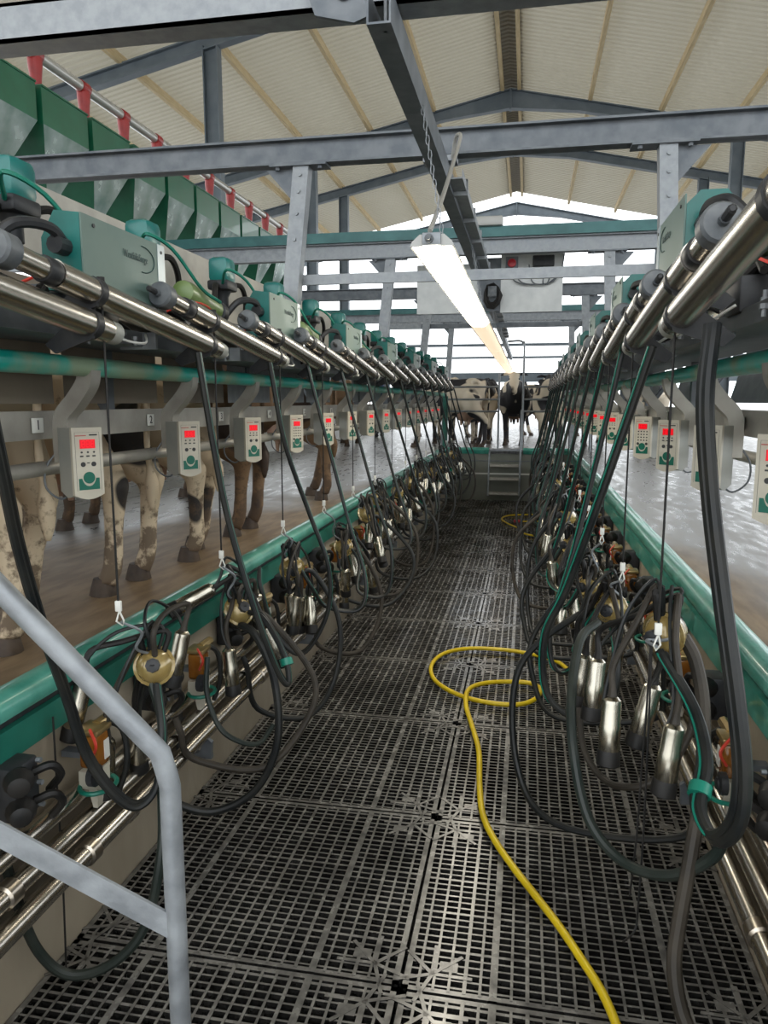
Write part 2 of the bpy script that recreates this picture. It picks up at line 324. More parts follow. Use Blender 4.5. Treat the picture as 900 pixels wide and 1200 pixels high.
# rubber grid mats ---------------------------------------------------
def mat_mesh():
    w, l, h = 1.138, .988, .045; b = MB(); x0, y0 = -w / 2, -l / 2
    b.box(x0, x0 + .02, y0, -y0, -h, 0); b.box(-x0 - .02, -x0, y0, -y0, -h, 0); b.box(x0, -x0, y0, y0 + .018, -h, 0); b.box(x0, -x0, -y0 - .018, -y0, -h, 0)
    nc, nr = 23, 31
    for i in range(1, nc):
        x = x0 + w * i / nc; q = .0045 if i % 4 else .0062
        b.box(x - q, x + q, y0 + .01, -y0 - .01, -h, .0015)
    for j in range(1, nr):
        y = y0 + l * j / nr; q = .0038 if j % 6 else .0055
        b.box(x0 + .01, -x0 - .01, y - q, y + q, -h, -.0015)
    for sx in (-1, 1):               # moulded snowflake webs in the corners
        for sy in (-1, 1):
            c = Vector((sx * (w / 2 - .09), sy * (l / 2 - .075), 0))
            for a in (0, 45, 90, 135, 200, 250):
                d = Vector((math.cos(math.radians(a)) * -sx, math.sin(math.radians(a)) * -sy, 0)); n = Vector((-d.y, d.x, 0)) * .0065
                p, q = c, c + d * .13
                vs = [p - n, p + n, q + n, q - n]; vs = [Vector((v.x, v.y, z)) for z in (-h, .0022) for v in vs]
                b.add(vs, [(0, 1, 2, 3), (4, 5, 6, 7), (0, 1, 5, 4), (1, 2, 6, 5), (2, 3, 7, 6), (3, 0, 4, 7)])
            p = c - Vector((sx * .05, sy * .04, 0)); b.box(p.x - .03, p.x + .03, p.y - .022, p.y + .022, -h, .001)
    for sx in (-1, 1):
        b.box(sx * .28 - .012, sx * .28 + .012, y0, -y0, -h, .001)
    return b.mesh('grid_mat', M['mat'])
mm = mat_mesh()
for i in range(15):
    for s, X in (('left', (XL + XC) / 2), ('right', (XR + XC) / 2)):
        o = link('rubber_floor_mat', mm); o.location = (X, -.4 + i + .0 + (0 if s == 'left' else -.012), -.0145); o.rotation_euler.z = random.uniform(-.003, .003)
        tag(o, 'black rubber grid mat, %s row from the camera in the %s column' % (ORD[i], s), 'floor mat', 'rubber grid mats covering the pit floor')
# end ladder, fence ---------------------------------------------------
t = thing('pit_ladder', 'small galvanised step ladder climbing the far end wall of the pit', 'ladder', (0, 0, 0))
MB().box(-.66, -.06, YE - .22, YE + .06, .925, .96).build('landing', M['galv'], t)
for z, y in ((.66, .12), (.42, .2), (.16, .28)):
    b = MB().box(-.65, -.12, YE - y - .16, YE - y + .02, z - .02, z + .02)
    for i in range(8): b.box(-.64 + i * .066, -.6 + i * .066, YE - y - .17, YE - y - .16, z - .018, z + .026)
    b.build('step', M['galv_warm'], t)
for X in (-.67, -.10):
    MB().tube([(X, YE - .02, .93), (X, YE - .42, .12)], .018, 8).build('side_rail', M['galv'], t)
MB().tube([(-.10, YE - .36, .2), (-.10, YE - .26, .9), (-.10, YE - .22, 1.68)], .018, 8).build('side_rail', M['galv'], t)
MB().tube(smooth([(-.52, YE, .96), (-.52, YE, 1.6), (-.52, YE, 2.36)], 4), .02, 10).build('hand_post', M['galv'], t)
MB().tube(smooth([(-.08, YE, .96), (-.08, YE, 2.0), (-.08, YE, 2.82), (-.11, YE, 2.9), (-.18, YE, 2.93), (-.38, YE, 2.92)], 4), .02, 10).build('hand_post', M['galv'], t)
t = thing('end_fence', 'galvanised tube fence across the far end of the pit in front of the waiting cows', 'fence')
for z in (1.65, 1.87, 2.10):
    for a, b_ in ((-1.47, -.53), (-.08, 1.15)):
        MB().tube([(a, YE + .02, z), (b_, YE + .02, z)], .019, 8).build('rail', M['galv'], t)
MB().tube([(1.15, YE + .02, .92), (1.15, YE + .02, 2.2)], .024, 8).build('post', M['galv'], t)
t = MB().box(-1.56, -1.47, YE - .03, YE + .06, .97, 1.93).build('green_post', M['teal_kerb_dark'])
tag(t, 'dark green square post at the far end of the left rail', 'post')

# ------------------------------------------------------------------ building: roof, frames, posts
RX, RZ, SL = -.6, 9.28, .215
def roofz(x): return RZ - SL * abs(x - RX)
b = {}
for side, X1 in (('left', -10.5), ('right', 9.3)):
    vs, fs = [], []; ny = 31 * 6 * 8; k = 0
    y = -3.0; prof = [(0, 0), (.035, 0), (.06, .028), (.11, .028), (.135, 0)]
    ys = []
    while y < 29:
        for dy, dz in prof: ys.append((y + dy, dz))
        y += .17
    for yy, dz in ys: vs += [(RX, yy, RZ + .16 + dz), (X1, yy, roofz(X1) + .16 + dz)]
    fs = [(2 * i, 2 * i + 1, 2 * i + 3, 2 * i + 2) for i in range(len(ys) - 1)]
    o = struct('roof_' + side, MB().add(vs, fs), M['roof'])
struct('trim_3', MB().prism([(RX - .3, RZ + .13), (RX, RZ + .2), (RX + .3, RZ + .13), (RX + .3, RZ + .24), (RX, RZ + .31), (RX - .3, RZ + .24)], 'y', -3, 29), M['roof'])
offs = [-9.2, -8.5 + .1, -6.75, -5.1, -3.48, -1.87, -.2, .2, 1.87, 3.5, 5.1, 6.75, 8.4]
for i, o_ in enumerate(offs[1:]):
    x = RX + o_; z = roofz(x)
    pb = MB().box(x - .04, x + .04, -3, 29, z + .0, z + .155)
    side = 'left' if o_ < 0 else 'right'
    o = pb.build('roof_purlin', M['wood']); tag(o, 'pale timber roof purlin, %s from the ridge on the %s slope' % (['nearest', 'second', 'third', 'fourth', 'fifth', 'sixth'][(5 - i) if i < 6 else i - 6], side), 'purlin', 'timber purlins under the roof')
def rafter(Y, name, lbl):
    t = thing(name, lbl, 'roof frame', (0, 0, 0))
    for s, xe in ((-1, -10), (1, 8.8)):
        h, w = .30, .09
        pts = [(RX, RZ - .0), (xe, roofz(xe)), (xe, roofz(xe) - .22), (RX + s * 1.6, roofz(RX + s * 1.6) - .24), (RX, RZ - .42)]
        b = MB()
        b.prism(pts, 'y', Y - .01, Y + .01)
        # flanges
        for (p, q) in ((pts[0], pts[1]), (pts[2], pts[3]), (pts[3], pts[4])):
            d = Vector((q[0] - p[0], 0, q[1] - p[1])).normalized(); n = Vector((-d.z, 0, d.x)) * .014
            P, Q = Vector((p[0], 0, p[1])), Vector((q[0], 0, q[1]))
            vs = [Vector((v.x, Y + e * .09, v.z)) for e in (-1, 1) for v in (P + n, P - n, Q - n, Q + n)]
            b.add(vs, [(0, 1, 2, 3), (4, 5, 6, 7), (0, 1, 5, 4), (1, 2, 6, 5), (2, 3, 7, 6), (3, 0, 4, 7)])
        b.build('rafter', M['frame_paint'], t)
    MB().box(RX - .02, RX + .02, Y - .10, Y + .10, RZ - .46, RZ).build('ridge_plate', M['frame_paint'], t)
    for X in (-5.63, 4.63):
        zt = roofz(X) - .2; b = MB()
        b.box(X - .13, X + .13, Y - .008, Y + .008, .92, zt); b.box(X - .14, X - .12, Y - .1, Y + .1, .92, zt); b.box(X + .12, X + .14, Y - .1, Y + .1, .92, zt)
        b.build('post', M['frame_paint'], t)
for Y, n in ((13.3, 'nearest'), (19.5, 'second'), (23.0, 'third'), (30.0, 'farthest')):
    rafter(Y, 'roof_frame', '%s dark grey steel roof frame with two posts' % n)
# far end and side rails of the barn
for z0, z1, nm in ((4.03, 4.14, 'upper'), (3.54, 3.63, 'middle'), (2.60, 2.98, 'lower thick')):
    tag(MB().box(-9.8, 8.6, 31, 31.1, z0, z1).build('end_rail', M['frame_paint']), '%s horizontal steel rail across the open far end of the barn' % nm, 'rail')
tag(MB().box(-9.8, 8.6, 31, 31.1, 6.1, 6.3).build('end_rail', M['frame_paint']), 'high horizontal steel girt across the open far gable of the barn', 'rail')
# ------------------------------------------------------------------ transverse portal beams
def ibeam_x(b, x0, x1, Y, z0, z1, w=.1):
    b.box(x0, x1, Y - w / 2, Y + w / 2, z0, z0 + .014); b.box(x0, x1, Y - w / 2, Y + w / 2, z1 - .014, z1); b.box(x0, x1, Y - .005, Y + .005, z0, z1)
def portal(Y, key, lbl, double=False, gussets=True, low=False, posts=True):
    t = thing('portal_frame', lbl, 'steel frame')
    b = MB(); ibeam_x(b, -6.5 if Y > 4 else -5, 5.0, Y, 3.44, 3.61, .11)
    if double:
        b.build('cross_beam', M['galv'], t)
        MB().box(-6.5, 5, Y - .10, Y + .10, 3.61, 3.72).build('green_channel', M['teal_kerb_dark'] if False else M['frame_teal'], t)
    else: b.build('cross_beam', M['galv_dark' if key else 'galv'], t)
    if low: MB().box(-3, 3, Y - .04, Y + .04, 3.31, 3.43).build('lower_beam', M['galv'], t)
    if posts:
        for s in (-1, 1):
            xt, xb = (-1.56, -1.66) if s < 0 else (.82, .87)
            zb = 2.52 if Y < 13 else .92
            if Y > 13: xb = -1.72 if s < 0 else .9
            b = MB(); w = .055
            b.add([(x, y, z) for z, xx in ((3.44, xt), (zb, xb)) for x, y in ((xx - w, Y - .05), (xx + w, Y - .05), (xx + w, Y + .05), (xx - w, Y + .05))],
                  [(0, 1, 2, 3), (4, 5, 6, 7), (0, 1, 5, 4), (1, 2, 6, 5), (2, 3, 7, 6), (3, 0, 4, 7)])
            b.build('post', M['galv'], t)
            g = MB(); g.box(xt - .22, xt + .18, Y - .07, Y + .07, 3.425, 3.44)
            g.prism([(xt - s * .0 - .05, 3.42), (xt + (-.26 if s < 0 else .26), 3.42), (xt + (-.05 if s < 0 else .05), 3.18)], 'y', Y - .006, Y + .006)
            for q in (-.17, .13): g.lathe([(.016, 0), (.016, .02)], (xt + q, Y - .04, 3.405), (0, 0, 1), 6)
            g.build('gusset_plate', M['galv_dark'], t)
            for q in (.08, .2, .36, .55): MB().lathe([(.013, 0), (.013, .012)], (xt + (xb - xt) * q, Y - .062, 3.44 - q * .9), (0, 1, 0), 6).build('bolt', M['galv'], t)
    return t
M['frame_teal'] = mat('green_channel_paint', (.02, .10, .10), .4, .1, (.04, .15, .15), 5)
portal(5.2, 1, 'nearest galvanised portal frame with slanting posts on the milking machinery')
portal(8.6, 0, 'second portal frame with green channel on top, behind the lamp end', double=True)
portal(12.0, 1, 'third portal frame behind the hanging sheet metal panels')
portal(15.6, 0, 'farthest portal frame with doubled cross beam past the pit end', double=True, low=True)
b = MB(); b.box(-6.0, 2.2, 3.20, 3.34, 3.42, 3.435); b.box(-6.0, 2.2, 3.2, 3.34, 3.565, 3.58); b.box(-6.0, 2.2, 3.2, 3.212, 3.42, 3.58)
t = thing('overhead_beam', 'galvanised beam crossing the top of the view above the lamp rail', 'beam')
b.build('cross_beam', M['galv'], t)
g = MB(); g.prism([(-.93, 3.50), (-.70, 3.53), (-.66, 3.35), (-.72, 3.33), (-.88, 3.37)], 'y', 3.13, 3.15); g.build('hinge_plate', M['galv_dark'], t)
MB().lathe([(.03, 0), (.03, .012), (.018, .014), (.018, .03)], (-.76, 3.13, 3.44), (0, -1, 0), 10).build('pivot_bolt', M['galv'], t)
MB().tube([(-.585, 3.1, 3.27), (-.585, 3.1, 3.62)], .008, 8).build('threaded_rod', M['galv'], t)
# bar bolted between the first posts
t = thing('cross_bar', 'galvanised flat bar bolted between the nearest slanting posts', 'bar')
MB().box(-1.66, .88, 5.25, 5.28, 2.655, 2.725).build('bar', M['galv'], t)
MB().lathe([(.016, 0), (.016, .03)], (-1.6, 5.24, 2.69), (0, 1, 0), 6).build('bolt', M['galv'], t)
for z, Y in ((2.98, 12.05),):
    tag(MB().box(-1.7, .9, Y, Y + .05, z, z + .07).build('cross_bar', M['galv_dark']), 'thin dark bar bolted between the posts of the third portal frame', 'bar')
# long U channel along the middle
t = thing('lamp_rail', 'long dark steel channel running down the middle above the lamps', 'rail')
b = MB(); x0, x1 = -.648, -.552
b.box(x0, x1, 3.03, 27, 3.27, 3.278); b.box(x0, x0 + .008, 3.03, 27, 3.278, 3.40); b.box(x1 - .008, x1, 3.03, 27, 3.278, 3.40)
b.build('channel', M['galv_dark'], t)
b = MB(); b.box(x1 + .005, x1 + .09, 5.2, 18, 3.30, 3.31); b.box(x1 + .085, x1 + .09, 5.2, 18, 3.31, 3.36)
for i in range(16): b.box(x1 + .002, x1 + .1, 5.5 + i * .8, 5.54 + i * .8, 3.27, 3.38)
b.build('cable_tray', M['galv'], t)
MB().tube(smooth([(x1 + .03, 5.1, 3.40), (x1 + .06, 5.02, 3.50), (x1 + .10, 4.9, 3.46), (x1 + .08, 4.6, 3.2), (-.47, 4.1, 2.9), (-.49, 3.76, 2.66)], 6), .012, 8).build('lamp_cable', M['pipe_grey'], t)
MB().box(-.72, -.5, 5.14, 5.27, 3.40, 3.436).build('clamp_plate', M['galv'], t)
# chain links
def chain(p, q, parent):
    p, q = Vector(p), Vector(q); n = int((q - p).length / .035); b = MB()
    for i in range(n):
        c = p.lerp(q, (i + .5) / n); r = []
        for k in range(9):
            a = 2 * PI * k / 8; v = Vector((math.cos(a) * .009, 0, math.sin(a) * .024)) if i % 2 else Vector((0, math.cos(a) * .009, math.sin(a) * .024)); r.append(c + v)
        b.tube(r, .0025, 5, False)
    return b.build('chain', M['galv'], parent)
ly = 3.77; LL = 3.6
for i in range(5):
    y0 = ly + i * (LL + .06); z = 2.56; t = thing('ceiling_lamp', ['nearest bright white strip lamp hanging on chains under the channel', 'second strip lamp in the row, warm tinted', 'third strip lamp in the row, warm tinted', 'fourth strip lamp in the row, small and distant', 'farthest strip lamp at the end of the row'][i], 'lamp', (-.48, y0, z), 0, 'strip lamps hung in a row above the pit')
    w = .10
    MB().prism([(-w, .03), (-w * .72, .002), (-w * .4, -.012), (w * .4, -.012), (w * .72, .002), (w, .03)], 'y', 0, LL).build('diffuser', M['lamp'] if i == 0 else M['lamp_warm'], t, 60)
    MB().prism([(-w - .008, .028), (w + .008, .028), (w, .05), (w * .6, .085), (-w * .6, .085), (-w, .05)], 'y', -.015, LL + .015).build('housing', M['lamp_body'], t)
    MB().rbox(0, -.025, .06, .09, .02, .06, .004).build('end_cap', M['galv'], t)
    MB().lathe([(.022, 0), (.022, .02), (.013, .02), (.013, .05)], (-.01, -.03, .06), (0, -1, 0), 10).build('cable_gland', M['grey_plastic'], t)
    for yy in (.12, LL - .12):
        chain((.04, yy, .09), (-.07, yy, .72), t)
# sheet metal panels with stop button
t = thing('switch_panel', 'hanging galvanised sheet with red stop button and black box', 'panel')
MB().box(-.34, .36, 9.0, 9.02, 2.86, 3.60).build('sheet', M['sheet'], t)
p = atY(600, 308, 8.97)
bb = MB().rbox(p.x, 8.97, p.z, .14, .06, .13, .008).build('button_box', M['galv_dark'], t)
MB().lathe([(.045, 0), (.05, .01), (.045, .03), (.02, .036)], (p.x, 8.94, p.z - .01), (0, -1, 0), 16).build('stop_button', M['red'], bb)
p = atY(637, 306, 8.97)
MB().rbox(p.x, 8.96, p.z, .24, .08, .12, .01).build('junction_box', M['dark_plastic'], t)
b = MB()
for xx in (.0, .035, .12, .2, .24):
    b.tube(smooth([(-.24 + xx * 1.8, 8.95, 3.38), (-.22 + xx * 1.8, 8.95, 3.25), (-.1 + xx * 1.2, 8.95, 3.17), (.2, 8.95, 3.17), (.33, 8.95, 3.3), (.38, 8.96, 3.6)], 5), .008, 6)
b.build('cables', M['grey_plastic'], t)
t = thing('sheet_metal_panel', 'galvanised sheet left of the lamp with hanging black cable bundle', 'panel')
MB().box(-1.32, -.60, 9.0, 9.02, 2.86, 3.42).build('sheet', M['sheet'], t)
MB().box(-.62, -.33, 9.01, 9.03, 2.88, 3.48).build('sheet', M['galv_dark'], t)
b = MB(); random.seed(3)
c = atY(577, 342, 8.9)
for i in range(9):
    r = random.uniform(.06, .11); a0 = random.random() * 6
    b.tube([c + Vector((math.cos(a0 + a * .7) * r * (.8 + .1 * (a % 3)), -.01 * i * .3, math.sin(a0 + a * .7) * r * 1.3 - .05)) for a in range(10)], .011, 6)
b.build('cable_bundle', M['rubber'], t)
MB().rbox(c.x, c.y - .03, c.z, .1, .04, .12, .01).build('socket', M['grey_plastic'], t)
# small sensor box on second portal
p = atY(568, 260, 8.5)
tag(MB().rbox(p.x, 8.5, p.z + .0, .40, .12, .10, .02).build('heater_box', M['lamp_body']), 'small grey box resting on the second portal frame beam', 'box')

# ------------------------------------------------------------------ feed hoppers on the left
t0 = thing('feed_hopper', 'x', 'hopper', (-4.73, 6.0, 0), 0, 'green feed hoppers in a row above the left stalls')
hw, hd = .36, .36
zt, zm, zb_ = 4.64, 4.44, 3.72
MB().add([(-hd, -hw, zt), (hd, -hw, zt), (hd, hw, zt), (-hd, hw, zt), (-hd, -hw, zm - .12), (hd, -hw, zm - .12), (hd, hw, zm - .12), (-hd, hw, zm - .12)],
         [(0, 1, 2, 3), (0, 1, 5, 4), (1, 2, 6, 5), (2, 3, 7, 6), (3, 0, 4, 7)]).build('bin', M['hopper'], t0)
MB().add([(-hd, -hw, zm - .12), (hd, -hw, zm - .12), (hd, hw, zm - .12), (-hd, hw, zm - .12), (-.03, .05, zb_), (.07, .05, zb_), (.07, .12, zb_), (-.03, .12, zb_)],
         [(0, 1, 5, 4), (2, 3, 7, 6), (3, 0, 4, 7), (4, 5, 6, 7)]).build('funnel', M['hopper'], t0)
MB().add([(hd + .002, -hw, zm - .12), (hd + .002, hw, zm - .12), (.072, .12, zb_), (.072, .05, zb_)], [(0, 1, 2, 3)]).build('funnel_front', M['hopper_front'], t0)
b = MB()
b.box(-hd - .01, hd + .01, -hw - .005, hw + .005, zt, zt + .015); b.build('lid', M['hopper'], t0)
MB().tube([(.02, .085, zb_ + .05), (.02, .085, 2.3)], .05, 10).build('drop_pipe', M['pipe_grey'], t0)
MB().lathe([(.045, 0), (.04, .05), (.042, .12), (.055, .26), (.068, .38), (.068, .44)], (0, .1, zt + .012), (0, 0, 1), 14).build('red_drop_tube', M['red_tube'], t0)
MB().lathe([(.062, 0), (.066, .01), (.066, .13), (.062, .14)], (0, .03, 5.13), (0, 1, 0), 14).build('red_saddle', M['red_tube'], t0)
NH = 13
for k in range(NH):
    r = t0 if k == 0 else copyt(t0, (-4.73, 4.4 + k * .805, 0))
    if k == 0: r.location = (-4.73, 4.4, 0)
    r['label'] = 'dark green feed hopper with red outlet, %s from the camera in the overhead row' % ORD[k]
tag(MB().tube([(-4.73, 2.5, 5.13), (-4.73, 14.8, 5.13)], .055, 12).build('feed_pipe', M['pipe_grey']), 'grey feed pipe running above the green hoppers', 'pipe')
b = MB()
b.box(-5.15, -5.1, 3, 15, 4.15, 4.21); b.box(-4.42, -4.36, 3, 15, 3.62, 3.68)
b.build('hopper_frame_rail', M['galv_dark'])
o = bpy.data.objects['hopper_frame_rail']; tag(o, 'pair of galvanised rails carrying the green hoppers', 'rail')

# ------------------------------------------------------------------ side machinery
SP = .805
def side_vals(side):
    if side == 'left': return dict(s=1, xc=-1.24, xk=XL, xrail=-1.52, xbox=-1.55, Y0=2.38, n=14, ycyl=2.10, ang=math.radians(58), nb=-1.72, plate=2.35)
    return dict(s=-1, xc=.38, xk=XR, xrail=.70, xbox=.71, Y0=2.24, n=15, ycyl=2.17, ang=math.radians(-38), nb=.86, plate=3.14 - .805)
def swp(path, w, h):    # flat bar swept in its own plane (path in XZ), width along Y
    pass
def control_box(side, k, V, keypad):
    s = V['s']; Y = V['Y0'] + k * SP
    root = thing('control_box', 'beige control box with red display%s, %s from the camera on the %s' % (' and keypad' if keypad else '', ORD[k], side), 'control box', (V['xbox'], Y, EY - .215), 0, 'control boxes hanging under the %s rail' % side)
    return root
def build_box_protos():
    P = {}
    for kp in (0, 1):
        e = {}
        w, d, h = .104, .105, .245
        b = MB(); b.prism([(-w / 2, -d / 2 + .004), (w / 2, -d / 2 + .004), (w / 2, d / 2), (-w / 2, d / 2)], 'z', -h / 2 + .02, h / 2)
        # curved lower edge
        e['housing'] = MB().prism([(d / 2, h / 2), (-d / 2 + .006, h / 2), (-d / 2 + .006, -h / 2 + .03 - .012), (-d / 2 + .02, -h / 2 + .006), (0, -h / 2), (d / 2, -h / 2 + .02)], 'x', -w / 2, w / 2).mesh('housing', M['beige_side'])
        f = MB()
        n = 8; pts = [(-w / 2 - .002, h / 2 + .002)] + [(w / 2 + .002, h / 2 + .002)] + [(w / 2 + .002 - (w + .004) * i / n, -h / 2 + .012 - .016 * math.sin(PI * i / n)) for i in range(n + 1)]
        f.prism(pts, 'y', -d / 2 - .008, -d / 2 + .008)
        e['front_panel'] = f.mesh('front_panel', M['beige'])
        e['screen'] = MB().box(-.027, .027, -d / 2 - .0105, -d / 2 - .0075, .052, .083).mesh('screen', M['red_led'])
        q = MB()
        for i in (-1, 0, 1):
            c = i * .016
            for (a, b_, c_, d_) in ((-.005, .005, .0095, .0115), (-.005, .005, -.001, .001), (-.005, .005, -.0115, -.0095), (-.0065, -.0045, -.01, .01), (.0045, .0065, -.01, .01)):
                q.box(c + a, c + b_, -d / 2 - .0115, -d / 2 - .0104, .0675 + c_, .0675 + d_)
        e['digits'] = q.mesh('digits', M['red_seg'])
        q = MB(); y0, y1 = -d / 2 - .0098, -d / 2 - .0076
        q.box(.008, .036, y0, y1, .096, .101)
        if kp:
            for i in range(4):
                for j in range(4): q.box(-.030 + i * .018, -.022 + i * .018, y0, y1, .034 - j * .017, .041 - j * .017)
            for sx in (-.027, .027): q.lathe([(.008, 0), (.008, .003)], (sx, -d / 2 - .0075, -.034), (0, -1, 0), 10)
        else:
            for i in range(3): q.lathe([(.0035, 0), (.0035, .003)], (-.022 + i * .022, -d / 2 - .0075, .039), (0, -1, 0), 8); q.box(-.028 + i * .022, -.017 + i * .022, y0, y1, .023, .028)
            for sx in (-.019, .019): q.lathe([(.0085, 0), (.0085, .003)], (sx, -d / 2 - .0075, -.003), (0, -1, 0), 12)
            q.box(-.005, .005, y0, y1, .0, .003)
        # thin frame line
        for x in (-.044, .0435): q.box(x, x + .0006, y0 + .001, y1, -.095, .108)
        q.box(-.044, .044, y0 + .001, y1, .1075, .108)
        e['buttons'] = q.mesh('buttons', M['ink'])
        e['red_lettering'] = MB().box(-.042, -.004, y0, y1, .095, .098).mesh('red_lettering', M['ink_red'])
        q = MB(); cut = []
        for i in range(9):
            a = PI * i / 8; cut.append((.024 * math.cos(PI - a), -.052 - .028 * math.sin(a) - .0))
        poly = [(-.037, -.052), (-.026, -.052)] + [(x, z) for x, z in cut[1:-1]] + [(.026, -.052), (.037, -.052), (.037, -.092), (-.037, -.092)]
        q.prism(poly, 'y', y0, y1)
        q.lathe([(.0205, 0), (.0205, .0035)], (0, -d / 2 - .0075, -.050), (0, -1, 0), 20)
        e['green_badge'] = q.mesh('green_badge', M['badge'])
        P[kp] = e
    return P
BP = build_box_protos()
def sbracket(s):      # bent flat arm from the rail out and down to the back of the box, in the XZ plane
    path = smooth([(s * .035, 0, .325), (s * .025, 0, .275), (s * -.02, 0, .215), (s * -.065, 0, .165), (s * -.075, 0, .10), (s * -.075, 0, .0)], 5)
    b = MB(); L_ = []; R_ = []
    for i, p in enumerate(path):
        t = (path[min(i + 1, len(path) - 1)] - path[max(i - 1, 0)]).normalized(); n = Vector((-t.z, 0, t.x)) * .028
        L_.append(p + n); R_.append(p - n)
    m_ = len(path); vs = []
    for i in range(m_): vs += [L_[i] + Vector((0, -.03, 0)), R_[i] + Vector((0, -.03, 0)), R_[i] + Vector((0, .03, 0)), L_[i] + Vector((0, .03, 0))]
    fs = [(4 * i + j, 4 * i + (j + 1) % 4, 4 * i + 4 + (j + 1) % 4, 4 * i + 4 + j) for i in range(m_ - 1) for j in range(4)] + [(0, 1, 2, 3), (4 * m_ - 4, 4 * m_ - 3, 4 * m_ - 2, 4 * m_ - 1)]
    b.add(vs, fs); return b.mesh('hanger_arm', M['galv_warm'])
SBR = {1: sbracket(1), -1: sbracket(-1)}
CABLE = {}
for s in (1, -1):
    CABLE[s] = MB().tube(smooth([(-s * .03, -.0, -.10), (-s * .07, -.02, -.13), (-s * .12, -.03, -.09), (-s * .13, -.01, -.02), (-s * .10, .02, .04)], 5), .004, 6).mesh('cable', M['grey_plastic'])
for side in ('left', 'right'):
    V = side_vals(side); s = V['s']
    for k in range(V['n']):
        kp = 1 if (side == 'left' and k in (3, 8)) or (side == 'right' and k in (3, 7)) else 0
        r = control_box(side, k, V, kp)
        for nm in ('housing', 'front_panel', 'screen', 'digits', 'buttons', 'red_lettering', 'green_badge'):
            par = r
            if nm == 'digits': par = scr
            o = link(nm, BP[kp][nm], par)
            if nm == 'screen': scr = o
            if nm != 'digits': o.rotation_euler = (0, 0, V['ang'])
        link('hanger_arm', SBR[s], r).location = (0, .03, 0)
        link('cable', CABLE[s], r)
        # number plate
        Yp = V['plate'] + k * SP; X = V['nb'] + s * .032
        num = str(k + 1 if side == 'left' else k + 15)
        pl = thing('number_plate', 'small white plate numbered %s on the %s stall beam' % (num, side), 'number plate', (X, Yp, EY - .085), 0, 'white stall number plates')
        MB().rbox(0, 0, 0, .004, .062, .052, .0015).build('plate', M['white'], pl)
        text('lettering', num, .05, M['ink'], pl, (s * .003, 0, 0), (PI / 2, 0, s * PI / 2), 1)
    # long members
    t = MB().tube([(V['xrail'], .8, 1.958), (V['xrail'], YE, 1.958)], .034, 14).build('guard_rail', M['teal_rail'])
    tag(t, 'worn green tubular rail above the control boxes on the %s' % side, 'rail')
    nb = V['nb']; b = MB(); b.box(nb - .025, nb + .025, .8, YE + .3, EY - .135, EY - .035)
    tag(b.build('stall_beam', M['galv_warm']), 'galvanised numbered beam behind the control boxes on the %s' % side, 'beam')
    X = -1.70 if s > 0 else .95
    tag(MB().tube([(X, .8, 1.60), (X, YE + .2, 1.60)], .027, 12).build('butt_rail', M['galv_warm']), 'galvanised butt rail below the numbered beam on the %s' % side, 'rail')
    X, XB = (-1.757, -1.752) if s > 0 else (1.22, 1.10)
    b = MB()
    pan = thing('splash_panel_row', 'row of %s splash sheets behind the rail on the %s' % ('brown stained' if s > 0 else 'galvanised', side), 'panel')
    for k in range(V['n']):
        y = .9 + k * SP + (.1 if s > 0 else .4)
        if (s < 0 and k % 2 == 0) or (s > 0 and k > 5 and k % 3 == 1): continue
        MB().add([(X, y, 2.28), (X, y + SP * .92, 2.28), (XB, y + SP * .92, 1.83), (XB, y, 1.83)], [(0, 1, 2, 3)]).build('sheet', M['panel_brown'] if s > 0 and k < 4 else M['galv'], pan)
    # stall dividers / legs carrying the beam
    for k in range(0, V['n'], 2):
        y = V['Y0'] + k * SP + .55; XX = nb - s * .045
        tt = thing('stall_divider', 'bent galvanised stall divider, %s on the %s side' % (ORD[k // 2], side), 'divider', (0, 0, 0), 0, 'stall dividers behind the rails')
        MB().box(XX - .02, XX + .02, y - .025, y + .025, 1.75, 2.45).build('upright', M['galv_dark'], tt)
        MB().tube([(XX, y, 1.78), (XX - s * .28, y + .12, 2.15)], .016, 6).build('strut', M['galv_dark'], tt)
    # cabinet plate above
    X = -1.75 if s > 0 else .98
    b = MB(); b.box(X - .01, X + .01, .9, YE, 2.30, 2.60); b.box(min(X, X - s * .06), max(X, X - s * .06), .9, YE, 2.59, 2.61)
    tag(b.build('carrier_plate', M['galv_warm'] if s > 0 else M['galv_dark']), 'long galvanised carrier plate behind the machinery on the %s' % side, 'plate')
    X2 = -1.47 if s > 0 else .66
    b = MB(); b.box(X2 - .10, X2 + .10, .9, YE, 2.035, 2.05); b.box(X2 - .10, X2 - .09, .9, YE, 2.05, 2.085); b.box(X2 + .09, X2 + .10, .9, YE, 2.05, 2.085)
    b.box(min(X2 - s * .1, X2 - s * .28), max(X2 - s * .1, X2 - s * .28), .9, YE, 2.05, 2.07)
    tag(b.build('machinery_tray', M['galv_dark']), 'dark steel tray under the milking machinery on the %s' % side, 'tray')
    xp, rp = (-1.60, .055) if s > 0 else (.78, .085)
    t = thing('vacuum_pipe', 'thick stainless pipe lying behind the lift cylinders on the %s' % side, 'pipe')
    MB().tube([(xp, .8, 2.155), (xp, YE, 2.155)], rp, 14).build('pipe', M['stainless_warm' if s > 0 else 'stainless'], t)
    for k in range(V['n']):
        y = V['Y0'] + k * SP - .1
        MB().lathe([(rp + .001, 0), (rp + .009, .002), (rp + .009, .028), (rp + .001, .03)], (xp, y, 2.155), (0, 1, 0), 14).build('clamp', M['galv'], t)

